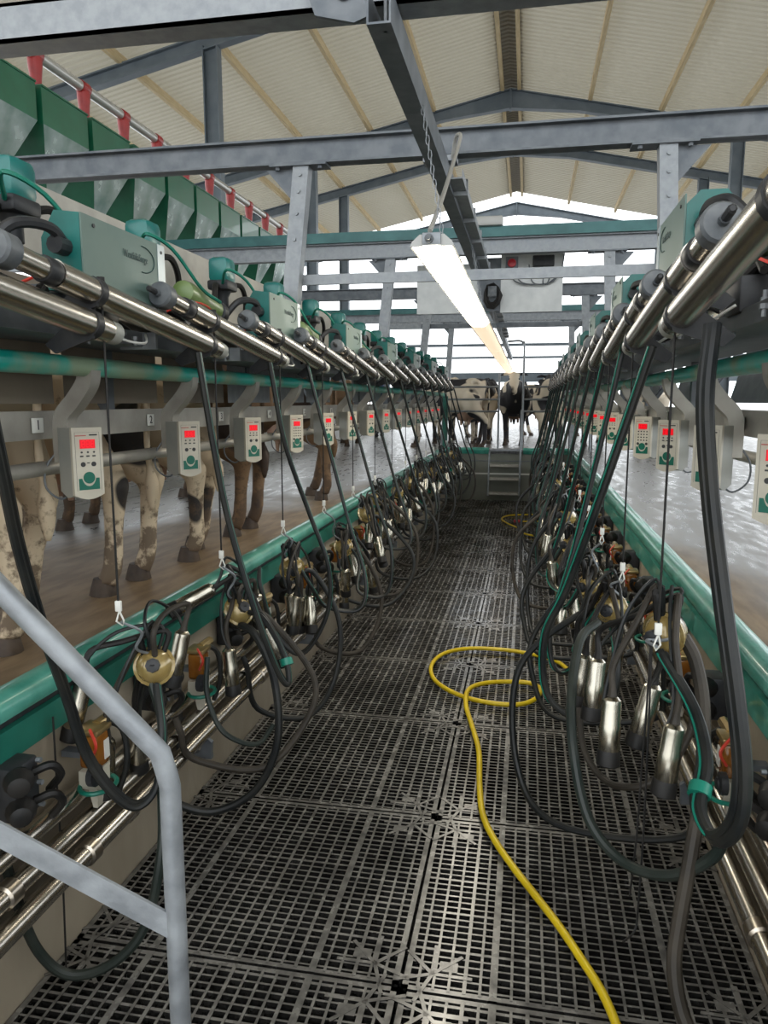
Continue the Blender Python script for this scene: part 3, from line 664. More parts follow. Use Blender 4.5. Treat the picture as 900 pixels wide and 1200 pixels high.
# lift cylinders -------------------------------------------------------
SLOPE = .12
def cyl_proto(s):
    root = thing('lift_cylinder', 'x', 'lift cylinder')
    d = Vector((0, 1, -SLOPE)).normalized(); p0 = Vector((0, -1.32, 1.32 * SLOPE))
    MB().lathe([(.0, .0), (.012, 0), (.012, .02), (.038, .022), (.044, .03), (.044, .075), (.036, .082), (.03, .084)], p0, d, 20).build('end_cap', M['grey_plastic'], root)
    MB().lathe([(.006, -.05), (.010, -.045), (.010, .0)], p0, d, 8).build('air_nipple', M['dark_plastic'], root)
    MB().lathe([(.030, 0), (.030, .16)], p0 + d * .08, d, 18).build('neck_tube', M['stainless'], root)
    MB().lathe([(.034, 0), (.036, .005), (.036, .045), (.034, .05)], p0 + d * .20, d, 18).build('collar', M['dark_plastic'], root)
    MB().lathe([(.039, 0), (.039, 1.00), (.036, 1.05)], p0 + d * .25, d, 20).build('tube', M['stainless'], root)
    b = MB(); b.lathe([(.034, 0), (.034, .05), (.022, .055)], p0 + d * 1.30, d, 16)
    b.build('end_sleeve', M['beige_side'], root)
    for q in (.42, 1.2):           # saddle brackets down to the tray
        b = MB(); c = p0 + d * q
        zb = .205 - SLOPE * .0
        b.prism([(c.x + s * .035, c.z + .0), (c.x + s * .02, c.z - .045), (c.x - s * .10, c.z - .085), (c.x - s * .13, c.z - .06), (c.x - s * .03, c.z + .02)], 'y', c.y - .006, c.y + .006)
        b.lathe([(.043, 0), (.043, .03)], c, d, 14)
        b.build('saddle', M['dark_plastic'], root)
    return root
def cord_proto():
    root = thing('pull_cord', 'x', 'cord')
    b = MB(); b.tube([(0, 0, .155), (0, 0, .13)], .012, 8); b.tube([(0, 0, .14), (0, 0, -.84)], .0035, 6)
    b.build('cord', M['rubber'], root)
    b = MB(); e = Vector((0, 0, -.84)); b.rbox(e.x, e.y, e.z, .02, .012, .035, .003); b.tube([e + Vector((0, 0, -.01)), e + Vector((.01, .01, -.05)), e + Vector((0, .02, -.07)), e + Vector((-.01, .0, -.05)), e + Vector((0, 0, -.02))], .003, 5)
    b.build('cord_clip', M['white'], root)
    return root
CE = {}
for side in ('left', 'right'):
    V = side_vals(side); s = V['s']; pr = cyl_proto(s); cp = cord_proto()
    for k in range(V['n']):
        y = V['ycyl'] + k * SP
        r = pr if k == 0 else copyt(pr, (0, 0, 0))
        r.location = (V['xc'], y, 2.045); r['group'] = 'stainless lift cylinders along the %s side' % side
        r['label'] = 'slanting stainless cylinder with grey end cap, %s from the camera on the %s' % (ORD[k], side)
        r = cp if k == 0 else copyt(cp, (0, 0, 0))
        r.location = (V['xc'], y - .04, 2.045 - 0.0); r['group'] = 'thin pull cords on the %s side' % side
        r['label'] = 'thin black pull cord with white clip, %s from the camera on the %s' % (ORD[k], side)
# the tilted box covers, caps, filters ---------------------------------
def cover_proto(s):
    root = thing('pulsator_cover', 'x', 'cover box')
    prof = [(-.06, -.10), (.05, -.10), (.05, .115), (-.03, .125), (-.075, .05), (-.075, -.06)] if s > 0 else [(-.10, -.12), (.05, -.12), (.05, .085), (.01, .125), (-.07, .125), (-.115, .07), (-.12, -.06)]
    MB().prism([(s * x, z) for x, z in prof], 'y', -.25, .2).build('cover', M['teal'], root)
    MB().box(min(s * .051, s * .056), max(s * .051, s * .056), -.25, .2, -.10, .115).build('front_plate', M['teal_faded'], root)
    MB().box(min(s * .05, s * .058), max(s * .05, s * .058), .2, .25, -.115, .115).build('end_strip', M['sheet_light'], root)
    b = MB()
    for y, z in ((-.19, .09), (-.19, -.075), (.225, .09), (.225, -.09)): MB().lathe([(.006, 0), (.006, .004)], (s * .056, y, z), (s, 0, 0), 8).build('screw', M['ink'], root)
    tx = text('lettering', 'WestfaliaSurge', .032, M['ink_teal'], root, (s * .0585, .05, .045), (PI / 2, 0, s * PI / 2), .8)
    b = MB(); b.tube([(s * .0575, .10 + .075 * math.cos(a), .045 + .042 * math.sin(a)) for a in [(-100 + i * 14) * PI / 180 for i in range(15)]], .0018, 4)
    b.build('arc_emblem', M['ink_teal'], root)
    b = MB(); b.tube(smooth([(0, -.24, .02), (-s * .0, -.32, .06), (-s * .04, -.42, .05), (-s * .1, -.45, -.02)], 5), .016, 8); b.lathe([(.026, 0), (.026, .05)], (0, -.25, .02), (0, -1, 0), 10)
    b.build('cable_elbow', M['dark_plastic'], root)
    MB().box(min(-s * .06, -s * .36), max(-s * .06, -s * .36), -.04, .04, -.06, -.045).build('support_arm', M['galv_dark'], root)
    return root
M['sheet_light'] = mat('pale_metal_strip', (.35, .40, .42), .35, .4)
M['ink_teal'] = mat('faint_dark_teal_print', (.03, .07, .065), .5)
def cap_proto(s):
    root = thing('valve_unit', 'x', 'valve')
    b = MB(); b.rbox(0, 0, .03, .11, .13, .13, .028); b.build('cap', M['teal_cap'], root)
    MB().rbox(0, .0, -.045, .115, .135, .05, .012).build('cap_base', M['dark_plastic'], root)
    MB().lathe([(.035, 0), (.045, .02), (.03, .05), (.03, .10)], (0, 0, -.05), (0, 0, -1), 12).build('valve_stem', M['dark_plastic'], root)
    b = MB(); b.tube(smooth([(s * .03, -.07, -.04), (s * .09, -.15, .01), (s * .15, -.05, -.03), (s * .2, .1, -.16), (s * .22, .25, -.2)], 5), .0075, 6); b.build('green_tube', M['stripe'], root)
    b = MB(); b.tube(smooth([(0, .06, -.05), (s * .03, .16, -.02), (s * .03, .24, -.08), (0, .3, -.2)], 5), .014, 7)
    b.tube(smooth([(0, -.06, -.06), (s * .02, -.14, -.06), (s * .04, -.2, -.16)], 5), .014, 7); b.build('black_elbow', M['rubber'], root)
    return root
def filt_proto(s):
    root = thing('air_filter', 'x', 'filter')
    d = Vector((0, 1, -SLOPE)).normalized()
    MB().lathe([(.02, -.0), (.048, .012), (.052, .04), (.052, .30), (.046, .33), (.03, .34)], (0, -.2, 0), d, 18).build('filter_body', M['olive'], root)
    MB().lathe([(.03, 0), (.05, .01), (.05, .05), (.03, .08), (.02, .12)], Vector((0, -.2, 0)) + d * .34, d, 14).build('dark_end', M['dark_plastic'], root)
    MB().tube([(0, 0, -.04), (0, 0, -.2)], .01, 6).build('stand', M['galv_dark'], root)
    return root
def service_proto(s, sd):
    random.seed(sd)
    root = thing('valve_assembly', 'x', 'valve assembly')
    b = MB()
    b.rbox(0, 0, .07, .10, .15, .10, .01); b.build('valve_block', M['dark_plastic'], root)
    MB().rbox(s * -.02, .22, .06, .08, .10, .08, .008).build('valve_block', M['dark_plastic'], root)
    b = MB()
    for i in range(5):
        a = Vector((random.uniform(-.1, .1), random.uniform(-.3, .3), random.uniform(0.02, .12)))
        c = a + Vector((random.uniform(-.08, .08), random.uniform(.1, .28), random.uniform(-.04, .05)))
        b.tube(smooth([a, (a + c) / 2 + Vector((random.uniform(-.06, .06), 0, random.uniform(.03, .09))), c], 5), random.choice((.009, .012, .014)), 7)
    b.build('black_hoses', M['rubber'], root)
    for i in range(6):
        p = Vector((s * random.uniform(.02, .15), random.uniform(-.35, .38), random.uniform(-.005, .035)))
        MB().lathe([(.011, 0), (.011, .012), (.006, .012), (.006, .03)], p, random.choice(((0, 0, -1), (0, 0, 1), (s, 0, 0))), 6).build('bolt', M['galv'], root)
    b = MB()
    for i in range(2):
        y = random.uniform(-.3, .1)
        b.tube(smooth([(s * .1, y, .02), (s * .16, y + .06, -.02), (s * .19, y + .14, -.025), (s * .15, y + .22, .01)], 5), .004, 5)
    b.build('loose_wires', M['wire_white'], root)
    MB().tube(smooth([(s * .02, -.3, .10), (s * .12, -.18, .17), (s * .13, 0, .16), (s * .05, .1, .1)], 5), .0045, 5).build('red_wire', M['wire_red'], root)
    MB().box(-.02, .12 if s > 0 else .02, .33, .345, -.03, .03).build('bracket_plate', M['galv'], root)
    return root
for side in ('left', 'right'):
    V = side_vals(side); s = V['s']
    c0, v0, f0 = cover_proto(s), cap_proto(s), filt_proto(s); sv = [service_proto(s, 11), service_proto(s, 12)]
    n = 0; yv = 2.28 if side == 'left' else 2.86
    for i in range(7):
        r = c0 if i == 0 else copyt(c0, (0, 0, 0)); r.location = (-1.30 if s > 0 else .50, yv + i * 2 * SP, 2.262 if s > 0 else 2.375)
        r.location.x -= s * .03
        r['group'] = 'teal cover boxes above the %s cylinders' % side
        r['label'] = 'teal cover box with faded front plate, %s from camera on the %s' % (ORD[i], side)
    for i in range(14):
        r = v0 if i == 0 else copyt(v0, (0, 0, 0)); r.location = (-1.56 if s > 0 else .70, (2.12 if s > 0 else 2.5) + i * SP, 2.47 if s > 0 else 2.36)
        r['group'] = 'rounded teal valve caps on the %s' % side
        r['label'] = 'rounded teal valve housing in the back row, %s from camera on the %s' % (ORD[i], side)
    for i in range(7):
        r = f0 if i == 0 else copyt(f0, (0, 0, 0)); r.location = (-1.42 if s > 0 else .62, (1.9 if s > 0 else 2.7) + i * 2 * SP + (-.3 if i == 0 and s > 0 else -.35), 2.29)
        r['group'] = 'olive green filters on the %s' % side
        r['label'] = 'olive green cylindrical filter, %s from the camera on the %s side' % (ORD[i], side)
    for i in range(V['n']):
        pr = sv[i % 2]; r = pr if i < 2 else copyt(pr, (0, 0, 0)); r.location = (-1.44 if s > 0 else .60, V['ycyl'] + i * SP + .1, 2.055)
        r['group'] = 'dark valve assemblies on the %s tray' % side
        r['label'] = 'dark valve assembly with loose wires, %s from camera on the %s tray' % (ORD[i], side)

# ------------------------------------------------------------------ pipes under the kerb, jars, valves
for side in ('left', 'right'):
    V = side_vals(side); s = V['s']; X = V['xk']
    for j, (dx, z, r) in enumerate(((.075, .555, .03), (.10, .465, .031), (.125, .375, .032), (.07, .30, .02))):
        t = thing('milk_pipe', '%s stainless pipe along the %s pit wall' % (['topmost', 'second from top', 'third from top', 'thin lowest'][j], side), 'pipe', (X + s * dx, 0, z), 0, 'stainless pipes along the pit walls')
        MB().tube([(0, .8, 0), (0, YE - .1, 0)], r, 14).build('pipe', M['stainless'], t)
        y = 1.3 + j * .35
        while y < YE - .3:
            MB().lathe([(r, 0), (r + .008, .006), (r + .008, .05), (r, .056)], (0, y, 0), (0, 1, 0), 12).build('coupling', M['stainless_warm'], t); y += 1.61
    for k in range(9):
        y = 1.4 + k * 1.61 - .1
        if y > YE - .2: break
        b = MB(); b.box(min(X, X + s * .16), max(X, X + s * .16), y, y + .025, .26, .285); b.box(min(X, X + s * .015), max(X, X + s * .015), y - .01, y + .035, .24, .6)
        b.prism([(X + s * .1, .285), (X + s * .16, .285), (X + s * .165, .34), (X + s * .14, .36)], 'y', y, y + .02)
        tag(b.build('pipe_bracket', M['galv_dark']), 'dark pipe bracket, %s from the camera on the %s pit wall' % (ORD[k], side), 'bracket', 'pipe brackets on the pit walls')
def jar_proto(s):
    root = thing('milk_meter', 'x', 'milk meter')
    MB().rbox(0, 0, 0, .07, .075, .115, .012).build('amber_jar', M['amber'], root)
    b = MB(); b.rbox(0, 0, .07, .085, .09, .02, .006); b.lathe([(.02, 0), (.02, .1)], (0, .02, .07), (0, 1, 0), 8); b.build('brass_lid', M['brass'], root)
    MB().box(min(s * .035, s * .038), max(s * .035, s * .038), -.0, .028, -.035, .03).build('white_tag', M['white'], root)
    MB().lathe([(.036, 0), (.036, .02), (.02, .024), (.02, .03)], (s * .03, -.07, -.055), (s, 0, 0), 16).build('round_diaphragm', M['dark_plastic'], root)
    MB().tube([(s * .02 + s * .055 * math.cos(a), -.02 + .065 * math.sin(a), -.115) for a in [i * PI / 8 for i in range(17)]], .008, 7).build('green_ring_tube', M['stripe'], root)
    b = MB(); b.box(-.03, .03, -.05, .04, -.12, -.06); b.prism([(0 - .02, -.12), (.02, -.12), (.012, -.2), (-.004, -.2)], 'y', -.02, .02); b.build('lower_body', M['beige'], root)
    MB().tube(smooth([(s * .03, -.06, .0), (s * .055, -.075, .05), (s * .02, -.05, .09)], 5), .005, 5).build('red_tube', M['wire_red'], root)
    b = MB(); b.tube(smooth([(s * .0, .06, .075), (s * .04, .11, .02), (s * .05, .11, -.1), (s * .02, .1, -.2)], 5), .011, 7); b.build('black_tube', M['hose'], root)
    MB().box(min(-s * .11, -s * .03), max(-s * .11, -s * .03), -.02, .02, -.03, -.01).build('wall_bracket', M['galv_dark'], root)
    return root
def vb_proto(s):
    root = thing('pulsator', 'x', 'pulsator')
    b = MB(); b.rbox(0, 0, 0, .09, .11, .17, .012)
    b.build('body', M['dark_plastic'], root)
    b = MB()
    for z in (-.045, .045):
        for y in (-.03, ):
            b.lathe([(.04, 0), (.043, .015), (.036, .03), (.03, .055), (.02, .06)], (s * .04, y, z), (s * .6, -.8, 0), 14)
        b.tube(smooth([(s * .05, .02, z), (s * .09, .05, z + .01), (s * .09, .09, z - .04), (s * .04, .1, z - .1)], 5), .013, 7)
    b.build('ribbed_ports', M['rubber'], root)
    b = MB()
    for z in (-.07, 0, .07): b.lathe([(.008, 0), (.008, .015)], (s * .045, .045, z), (s, 0, 0), 6)
    b.build('screws', M['galv'], root)
    return root
for side in ('left', 'right'):
    V = side_vals(side); s = V['s']; X = V['xk']; j0, p0 = jar_proto(s), vb_proto(s)
    ys = 2.10 if s > 0 else 1.62
    for k in range(V['n']):
        r = j0 if k == 0 else copyt(j0, (0, 0, 0)); r.location = (X + s * .12, ys + k * SP, .70)
        r['group'] = 'amber milk meters on the %s wall' % side; r['label'] = 'amber milk meter with green ring, %s from camera on the %s wall' % (ORD[k], side)
        r = p0 if k == 0 else copyt(p0, (0, 0, 0)); r.location = (X + s * .05, ys - .30 + k * SP, .715)
        r['group'] = 'black pulsators on the %s wall' % side; r['label'] = 'black pulsator block under the kerb, %s from camera on the %s wall' % (ORD[k], side)

# ------------------------------------------------------------------ milking clusters
def cluster(side, k, V, hang, claw, seed, cups=None):
    """hang: cord clip point, claw: bowl centre; cups: optional list of (offset, axis)"""
    rnd = random.Random(seed); s = V['s']; C = Vector(claw); H = Vector(hang) - C
    root = thing('milking_cluster', 'milking cluster, gold claw and four steel cups, %s from the camera on the %s' % (ORD[k], side), 'milking cluster', C, 0, 'milking clusters hanging along the %s kerb' % side)
    ax = Vector((s * rnd.uniform(.3, .9), -rnd.uniform(.4, 1), rnd.uniform(-.1, .5))).normalized()
    R = .067
    MB().lathe([(.014, -.066), (.034, -.060), (.050, -.044), (.060, -.018), (R, 0), (R + .003, .003), (R + .003, .009), (.060, .013), (.052, .032), (.038, .048), (.022, .056)], (0, 0, 0), ax, 20).build('claw_bowl', M['gold'], root)
    b = MB(); b.lathe([(.02, .045), (.026, .05), (.024, .072), (.012, .076)], (0, 0, 0), ax, 8); b.box(-.006, .006, -.006, .006, -.002, .002, Matrix.Translation(ax * .078)); b.build('claw_knob', M['dark_plastic'], root)
    b = MB(); b.lathe([(.016, 0), (.016, .05), (.013, .05), (.013, .07)], -ax * .03, Vector((s * .3, .3, -.9)), 10); b.build('outlet_spout', M['brass'], root)
    top = Vector((0, 0, .05))
    b = MB(); b.tube(smooth([H, H * .75 + Vector((s * .03, .02, 0)), H * .4 + Vector((-s * .02, 0, 0)), top * .8], 5), .005, 6); b.build('hanging_hook', M['galv'], root)
    # four cups
    dirs = cups or [(Vector((s * rnd.uniform(-.01, .16), rnd.uniform(-.24, -.12) if j < 2 else rnd.uniform(-.03, .2), rnd.uniform(-.22, -.06))), Vector((rnd.uniform(-.2, .3) * s, rnd.uniform(-.45, .35), -1))) for j in range(4)]
    for j, (pt, axd) in enumerate(dirs):
        pt = Vector(pt); a = Vector(axd).normalized()
        shell = MB().lathe([(.010, -.012), (.018, -.01), (.028, .0), (.030, .012), (.030, .07), (.032, .075), (.032, .155), (.029, .16)], pt, a, 16).build('teat_cup', M['cup'], root)
        MB().lathe([(.032, 0), (.0345, .005), (.036, .045), (.028, .05), (.012, .053)], pt + a * .152, a, 14).build('rubber_mouthpiece', M['rubber'], shell)
        ang = j * PI / 2 + .6; st = Vector((math.cos(ang) * .03, math.sin(ang) * .03, .035))
        up = Vector((0, 0, .07 + rnd.uniform(0, .05)))
        path = smooth([st, st * 1.5 + up * .8, st.lerp(pt, .5) + up * 1.15, pt - a * .10 + Vector((0, 0, .01)), pt - a * .03, pt + a * .0], 5)
        MB().tube(path, [.0105] * (len(path) - 6) + [.012, .013, .015, .016, .016, .015], 8).build('short_milk_tube', M['rubber_brown' if j % 2 else 'rubber'], shell)
        off = Vector((rnd.uniform(-.03, .03), rnd.uniform(-.03, .03), .03))
        MB().tube(smooth([st * .5 + Vector((0, 0, .03)), st + up * .9 + off, st.lerp(pt, .55) + up * .9 + off * 2, pt - a * .04 + off, pt + a * .03 + Vector((s * .026, 0, 0))], 5), .0062, 6).build('short_pulse_tube', M['hose'], shell)
    return root
def dual_hose(side, k, pts, r=.0125, sep=.014, label=None, mat1='hose', clip=None, stripe=True, sfrom=0.0):
    P = smooth(pts, 8); s = 1 if side == 'left' else -1
    root = thing('twin_pulse_hose', label or 'looping twin black hose with green stripe, %s from the camera on the %s' % (ORD[k], side), 'hose', (0, 0, 0), 0, 'twin pulse hoses hanging from the %s machinery' % side)
    o1 = Vector((0, -sep * .9, 0)) + Vector((sep * .25, 0, 0)); 
    MB().tube([p + o1 for p in P], r, 9).build('hose', M[mat1], root)
    MB().tube([p - o1 for p in P], r, 9).build('hose', M['hose'], root)
    if stripe: MB().tube([p + Vector((-s * .0 + .004 * s, -.0, 0)) + Vector((s * r * .62, -r * .55, 0)) for p in P[int(sfrom * len(P)):]], .0034, 6).build('green_stripe', M['stripe' if k < 3 else 'stripe_dull'], root)
    if clip is not None:
        i = int(clip * (len(P) - 1)); d = (P[i + 1] - P[i]).normalized()
        MB().lathe([(.028, 0), (.028, .03)], P[i], d, 12).build('green_tape', M['stripe'], root)
    return root
def milk_hose(side, k, pts, r=.0155, m='rubber_brown', label=None):
    P = smooth(pts, 8)
    return tag(MB().tube(P, r, 10).build('long_milk_hose', M[m]), label or 'thick dark hose drooping from the claw, %s from the camera on the %s' % (ORD[k], side), 'hose', 'long milk hoses on the %s side' % side)
def band(side, k, V): pass
CL = {}
for side in ('left', 'right'):
    V = side_vals(side); s = V['s']; rnd = random.Random(5 if s > 0 else 9)
    for k in range(V['n']):
        yh = V['ycyl'] + k * SP - .03; hang = Vector((V['xc'], yh, 1.15)); cups = None
        cl = Vector((V['xc'] + s * rnd.uniform(.0, .10), yh + rnd.uniform(.02, .16), rnd.uniform(.92, 1.03)))
        if side == 'left' and k == 0:
            cl = atY(181, 780, 2.26)
            cups = [(atY(98, 800, 2.15) - cl, (-.12, -.1, -.55)), (atY(125, 868, 2.16) - cl, (-.03, -.05, -.6)), (atY(160, 850, 2.35) - cl, (-.05, .1, -.6)), (atY(214, 742, 2.45) - cl, (-.12, -.1, -.6))]
        if side == 'left' and k == 1:
            cl = atY(279, 716, 3.02)
            cups = [(atY(248, 690, 2.9) - cl, (-.75, -.5, -.42)), (atY(268, 762, 2.9) - cl, (.05, 0, -.6)), (atY(312, 735, 3.1) - cl, (.22, .05, -.5)), (atY(300, 700, 3.15) - cl, (-.1, .4, -.6))]
        if side == 'left' and k == 3: cl = atY(402, 641, 4.9)
        if side == 'left' and k == 4: cl = atY(428, 602, 5.6)
        if side == 'right' and k == 0:
            cl = atY(779, 742, 2.28)
            cups = [(atY(700, 775, 2.5) - cl, (-.05, -.1, -.6)), (atY(717, 820, 2.25) - cl, (-.02, -.1, -.6)), (atY(765, 805, 2.35) - cl, (-.14, -.05, -.6)), (atY(790, 852, 2.1) - cl, (-.07, -.05, -.6))]
        if side == 'right' and k == 1: cl = atY(717, 712, 3.05)
        if side == 'right' and k == 2: cl = atY(690, 688, 3.85)
        CL[side, k] = cl
        cluster(side, k, V, hang, cl, 100 * k + (1 if s > 0 else 2), cups)
        # long hoses
        ys = V['ycyl'] + k * SP + (.5 if s > 0 else .45); st = Vector((V['xc'] - s * .02, ys, 2.06))
        if side == 'left' and k == 0:
            dual_hose(side, k, [atY(232, 413, 2.62), atY(250, 520, 2.66), atY(268, 610, 2.7), atY(297, 710, 2.75), atY(325, 785, 2.82), atY(338, 800, 2.86), atY(334, 770, 2.9), atY(310, 725, 2.98), atY(290, 716, 3.02)], .0115, label='twin green striped hose ending in a tight loop beside the second left cluster', clip=.72)
        elif side == 'left' and k == 1:
            dual_hose(side, k, [atY(316, 425, 3.4), atY(334, 520, 3.45), atY(362, 600, 3.55), atY(385, 665, 3.6), atY(383, 720, 3.6), atY(355, 765, 3.55), atY(325, 745, 3.5), atY(306, 690, 3.45), atY(304, 665, 3.5)], .011)
        elif side == 'right' and k == 0:
            dual_hose(side, k, [atY(764, 406, 2.6), atY(735, 490, 2.65), atY(700, 590, 2.7), atY(663, 690, 2.8), atY(638, 745, 2.85), atY(640, 810, 2.85), atY(672, 838, 2.8), atY(715, 818, 2.75), atY(722, 770, 2.8), atY(718, 730, 3.0)], .0125)
        else:
            q = rnd.uniform(.9, 1.15) * (1 if s > 0 else .72); dn = rnd.uniform(.52, .78); fw = rnd.uniform(-.15, .3)
            dual_hose(side, k, [st, st + Vector((s * .10 * q, .04 + fw * .3, -.40)), st + Vector((s * .24 * q, .06 + fw * .7, -.9)), Vector((st.x + s * .36 * q, st.y + .0 + fw, .84)), Vector((st.x + s * .34 * q, st.y - .06 + fw, dn)), Vector((st.x + s * .18, st.y - .2 + fw * .5, dn + .02)), Vector((cl.x + s * .1, cl.y + .05, cl.z - .12)), cl + Vector((s * .03, 0, .03))], .0095, sep=.0115, clip=rnd.choice((None, .8)))
        # thick milk hose from claw down in a loop back to the wall
        a = cl + Vector((s * .03, .03, -.03)); w = Vector((V['xk'] + s * .12, cl.y - .35, .56))
        dz = rnd.uniform(.12, .3); bl = rnd.uniform(.18, .34)
        if not (k == 0):
            milk_hose(side, k, [a, a + Vector((s * .08, .05, -.02)), a + Vector((s * bl, .06, -.28)), Vector((a.x + s * bl, a.y - .04, dz + .15)), Vector((a.x + s * bl * .5, a.y - .22, dz)), Vector((w.x + s * .06, w.y + .03, dz + .08)), w + Vector((s * .02, 0, -.06)), w], .0145, rnd.choice(('rubber_brown', 'hose', 'hose')))
# near individual hoses
milk_hose('left', 0, [atY(178, 800, 2.24), atY(190, 850, 2.2), atY(190, 930, 2.1), atY(189, 1000, 2.0), atY(170, 1085, 1.95), atY(130, 1130, 1.9), atY(80, 1142, 1.86), atY(42, 1110, 1.82), atY(15, 1040, 1.78), atY(0, 985, 1.76)], .016, 'hose_green', 'grey green hose drooping in a wide loop by the near left handrail')
dual_hose('left', 0, [atY(-12, 480, 1.52), atY(5, 560, 1.58), atY(22, 640, 1.66), atY(48, 730, 1.76), atY(78, 815, 1.9), atY(100, 880, 1.96), atY(130, 925, 2.0), atY(160, 944, 2.05), atY(184, 920, 2.1), atY(190, 860, 2.15), atY(184, 800, 2.24)], .012, label='twin black hose entering from the left edge and curling under the nearest left cluster', sfrom=.8)
milk_hose('left', 0, [atY(277, 730, 3.0), atY(300, 745, 2.95), atY(322, 800, 2.9), atY(325, 870, 2.85), atY(300, 925, 2.8), atY(255, 950, 2.75), atY(215, 945, 2.7), atY(190, 925, 2.68)], .017, 'hose', 'thick black hose sweeping in a wide arc below the second left cluster')
milk_hose('left', 0, [atY(243, 770, 2.75), atY(243, 815, 2.72), atY(262, 858, 2.7), atY(300, 872, 2.75), atY(320, 850, 2.85)], .011, 'hose_green', 'thin grey green tube curving from the amber meter beside the second left cluster')
dual_hose('right', 0, [atY(835, 380, 1.86), atY(826, 470, 1.82), atY(832, 580, 1.76), atY(846, 700, 1.68), atY(862, 820, 1.62), atY(870, 910, 1.60), atY(862, 965, 1.62), atY(838, 982, 1.7), atY(818, 945, 1.8), atY(826, 890, 1.9), atY(812, 830, 2.05), atY(775, 765, 2.2)], .0145, label='heavy twin black hose in front of the second right control box', clip=.76, sfrom=.66)
milk_hose('right', 0, [atY(800, 745, 2.28), atY(815, 775, 2.26), atY(824, 830, 2.2), atY(822, 920, 2.1), atY(810, 1000, 2.02), atY(796, 1080, 1.95), atY(790, 1130, 1.9), atY(797, 1180, 1.85), atY(815, 1225, 1.8)], .020, 'rubber_brown', 'thickest grey brown hose dropping from the nearest right claw to the bottom of the view')
milk_hose('right', 0, [atY(700, 730, 2.9), atY(680, 750, 2.7), atY(670, 810, 2.5), atY(672, 880, 2.35), atY(690, 960, 2.25), atY(730, 1010, 2.15), atY(785, 1026, 2.05), atY(835, 1005, 1.98), atY(850, 975, 1.95)], .0165, 'hose_green', 'thick hose sweeping in the widest loop below the nearest right cluster')
milk_hose('right', 0, [atY(678, 830, 2.7), atY(685, 880, 2.6), atY(710, 915, 2.5), atY(745, 922, 2.4), atY(780, 905, 2.4), atY(808, 860, 2.45), atY(812, 820, 2.5)], .012, 'rubber_brown', 'brown tube looping behind the hanging cups of the nearest right cluster')
for i, (pts, lb, s_) in enumerate((
    ([atY(763, 750, 2.2), atY(757, 840, 2.19), atY(752, 900, 2.18), atY(746, 980, 2.15), atY(738, 1050, 2.14)], 'thin black cord dangling below the nearest right cluster, left strand', 0),
    ([atY(764, 752, 2.2), atY(760, 850, 2.18), atY(755, 960, 2.14), atY(748, 1060, 2.1), atY(744, 1090, 2.08), atY(730, 1104, 2.05)], 'thin black cord dangling below the nearest right cluster, right strand', 0),
    ([atY(62, 840, 2.0), atY(68, 940, 1.98), atY(74, 1040, 1.95), atY(80, 1200, 1.9)], 'thin black cord hanging in front of the left pipes near the handrail', 0))):
    tag(MB().tube(smooth(pts, 5), .0032, 6).build('loose_cord', M['rubber']), lb, 'cord')

# ------------------------------------------------------------------ yellow hose on the floor
def floor_pts(L_, z=.0): return [atZ(x, y, .012) + Vector((0, 0, zz)) for x, y, zz in L_]
hp = floor_pts([(672, 790, 0), (652, 775, 0), (620, 766, 0), (585, 761, 0), (548, 760, 0), (520, 766, 0), (506, 779, 0), (508, 795, 0), (526, 809, 0), (552, 819, .0), (585, 825, 0), (612, 825, 0), (630, 817, 0), (632, 806, 0), (618, 800, 0), (590, 799, 0), (566, 803, .012), (549, 813, .026), (546, 828, .012), (553, 850, 0), (561, 880, 0), (562, 920, 0), (566, 955, 0), (580, 985, 0), (602, 1017, 0), (628, 1050, 0), (655, 1085, 0), (680, 1122, 0), (704, 1160, 0), (722, 1200, 0), (738, 1250, 0)])
tag(MB().tube(smooth(hp, 7), .0145, 12).build('water_hose', M['yellow']), 'yellow water hose looping on the floor mats and running towards the camera', 'hose')
t = thing('water_hose', 'far yellow hose with red coupling lying on the mats near the pit end', 'hose')
hp = floor_pts([(690, 604, 0), (660, 603, 0), (625, 603, 0), (597, 604, 0), (588, 608, 0), (596, 614, 0), (608, 619, 0), (614, 625, 0), (630, 628, 0), (660, 629, 0), (690, 628, 0)])
MB().tube(smooth(hp, 7), .0125, 10).build('hose', M['yellow'], t)
MB().tube(smooth(floor_pts([(610, 611, 0), (640, 611, 0), (672, 612, 0)]), 5), .011, 8).build('hose', M['yellow'], t)
MB().tube(floor_pts([(602, 611, 0.004), (611, 611, .004)]), .022, 8).build('red_coupling', M['red'], t)

# ------------------------------------------------------------------ near handrail
t = thing('handrail', 'galvanised bent tube handrail with flat brace at lower left', 'handrail')
A = atY(198, 893, 1.25); x = A.x; zt = A.z
d0 = atY(0, 690, 1.14)
up = (d0 - Vector((x, 1.25, zt))); ud = up.normalized()
pts = [Vector((x, 1.25, -.0)), Vector((x, 1.25, .5)), Vector((x, 1.25, zt - .09))] + [Vector((x, 1.25, zt - .05)), Vector((x - .004, 1.248, zt - .025)), Vector((x, 1.25, zt)) + ud * .025, Vector((x, 1.25, zt)) + ud * .07] + [Vector((x, 1.25, zt)) + up * .5, d0, d0 + up * .8]
MB().tube(pts, .0205, 18).build('tube', M['galv'], t)
q = Vector((x, 1.235, atY(212, 1083, 1.25).z)); q2 = atY(-40, 958, 1.16); d = (q2 - q).normalized(); n = Vector((0, 0, 1)) - d * d.z; n = n.normalized() * .024
vs = [q + n, q - n, q2 - n, q2 + n]; vs = vs + [v + Vector((0, .006, 0)) for v in vs]
MB().add(vs, [(0, 1, 2, 3), (4, 5, 6, 7), (0, 1, 5, 4), (1, 2, 6, 5), (2, 3, 7, 6), (3, 0, 4, 7)]).build('flat_brace', M['galv'], t)
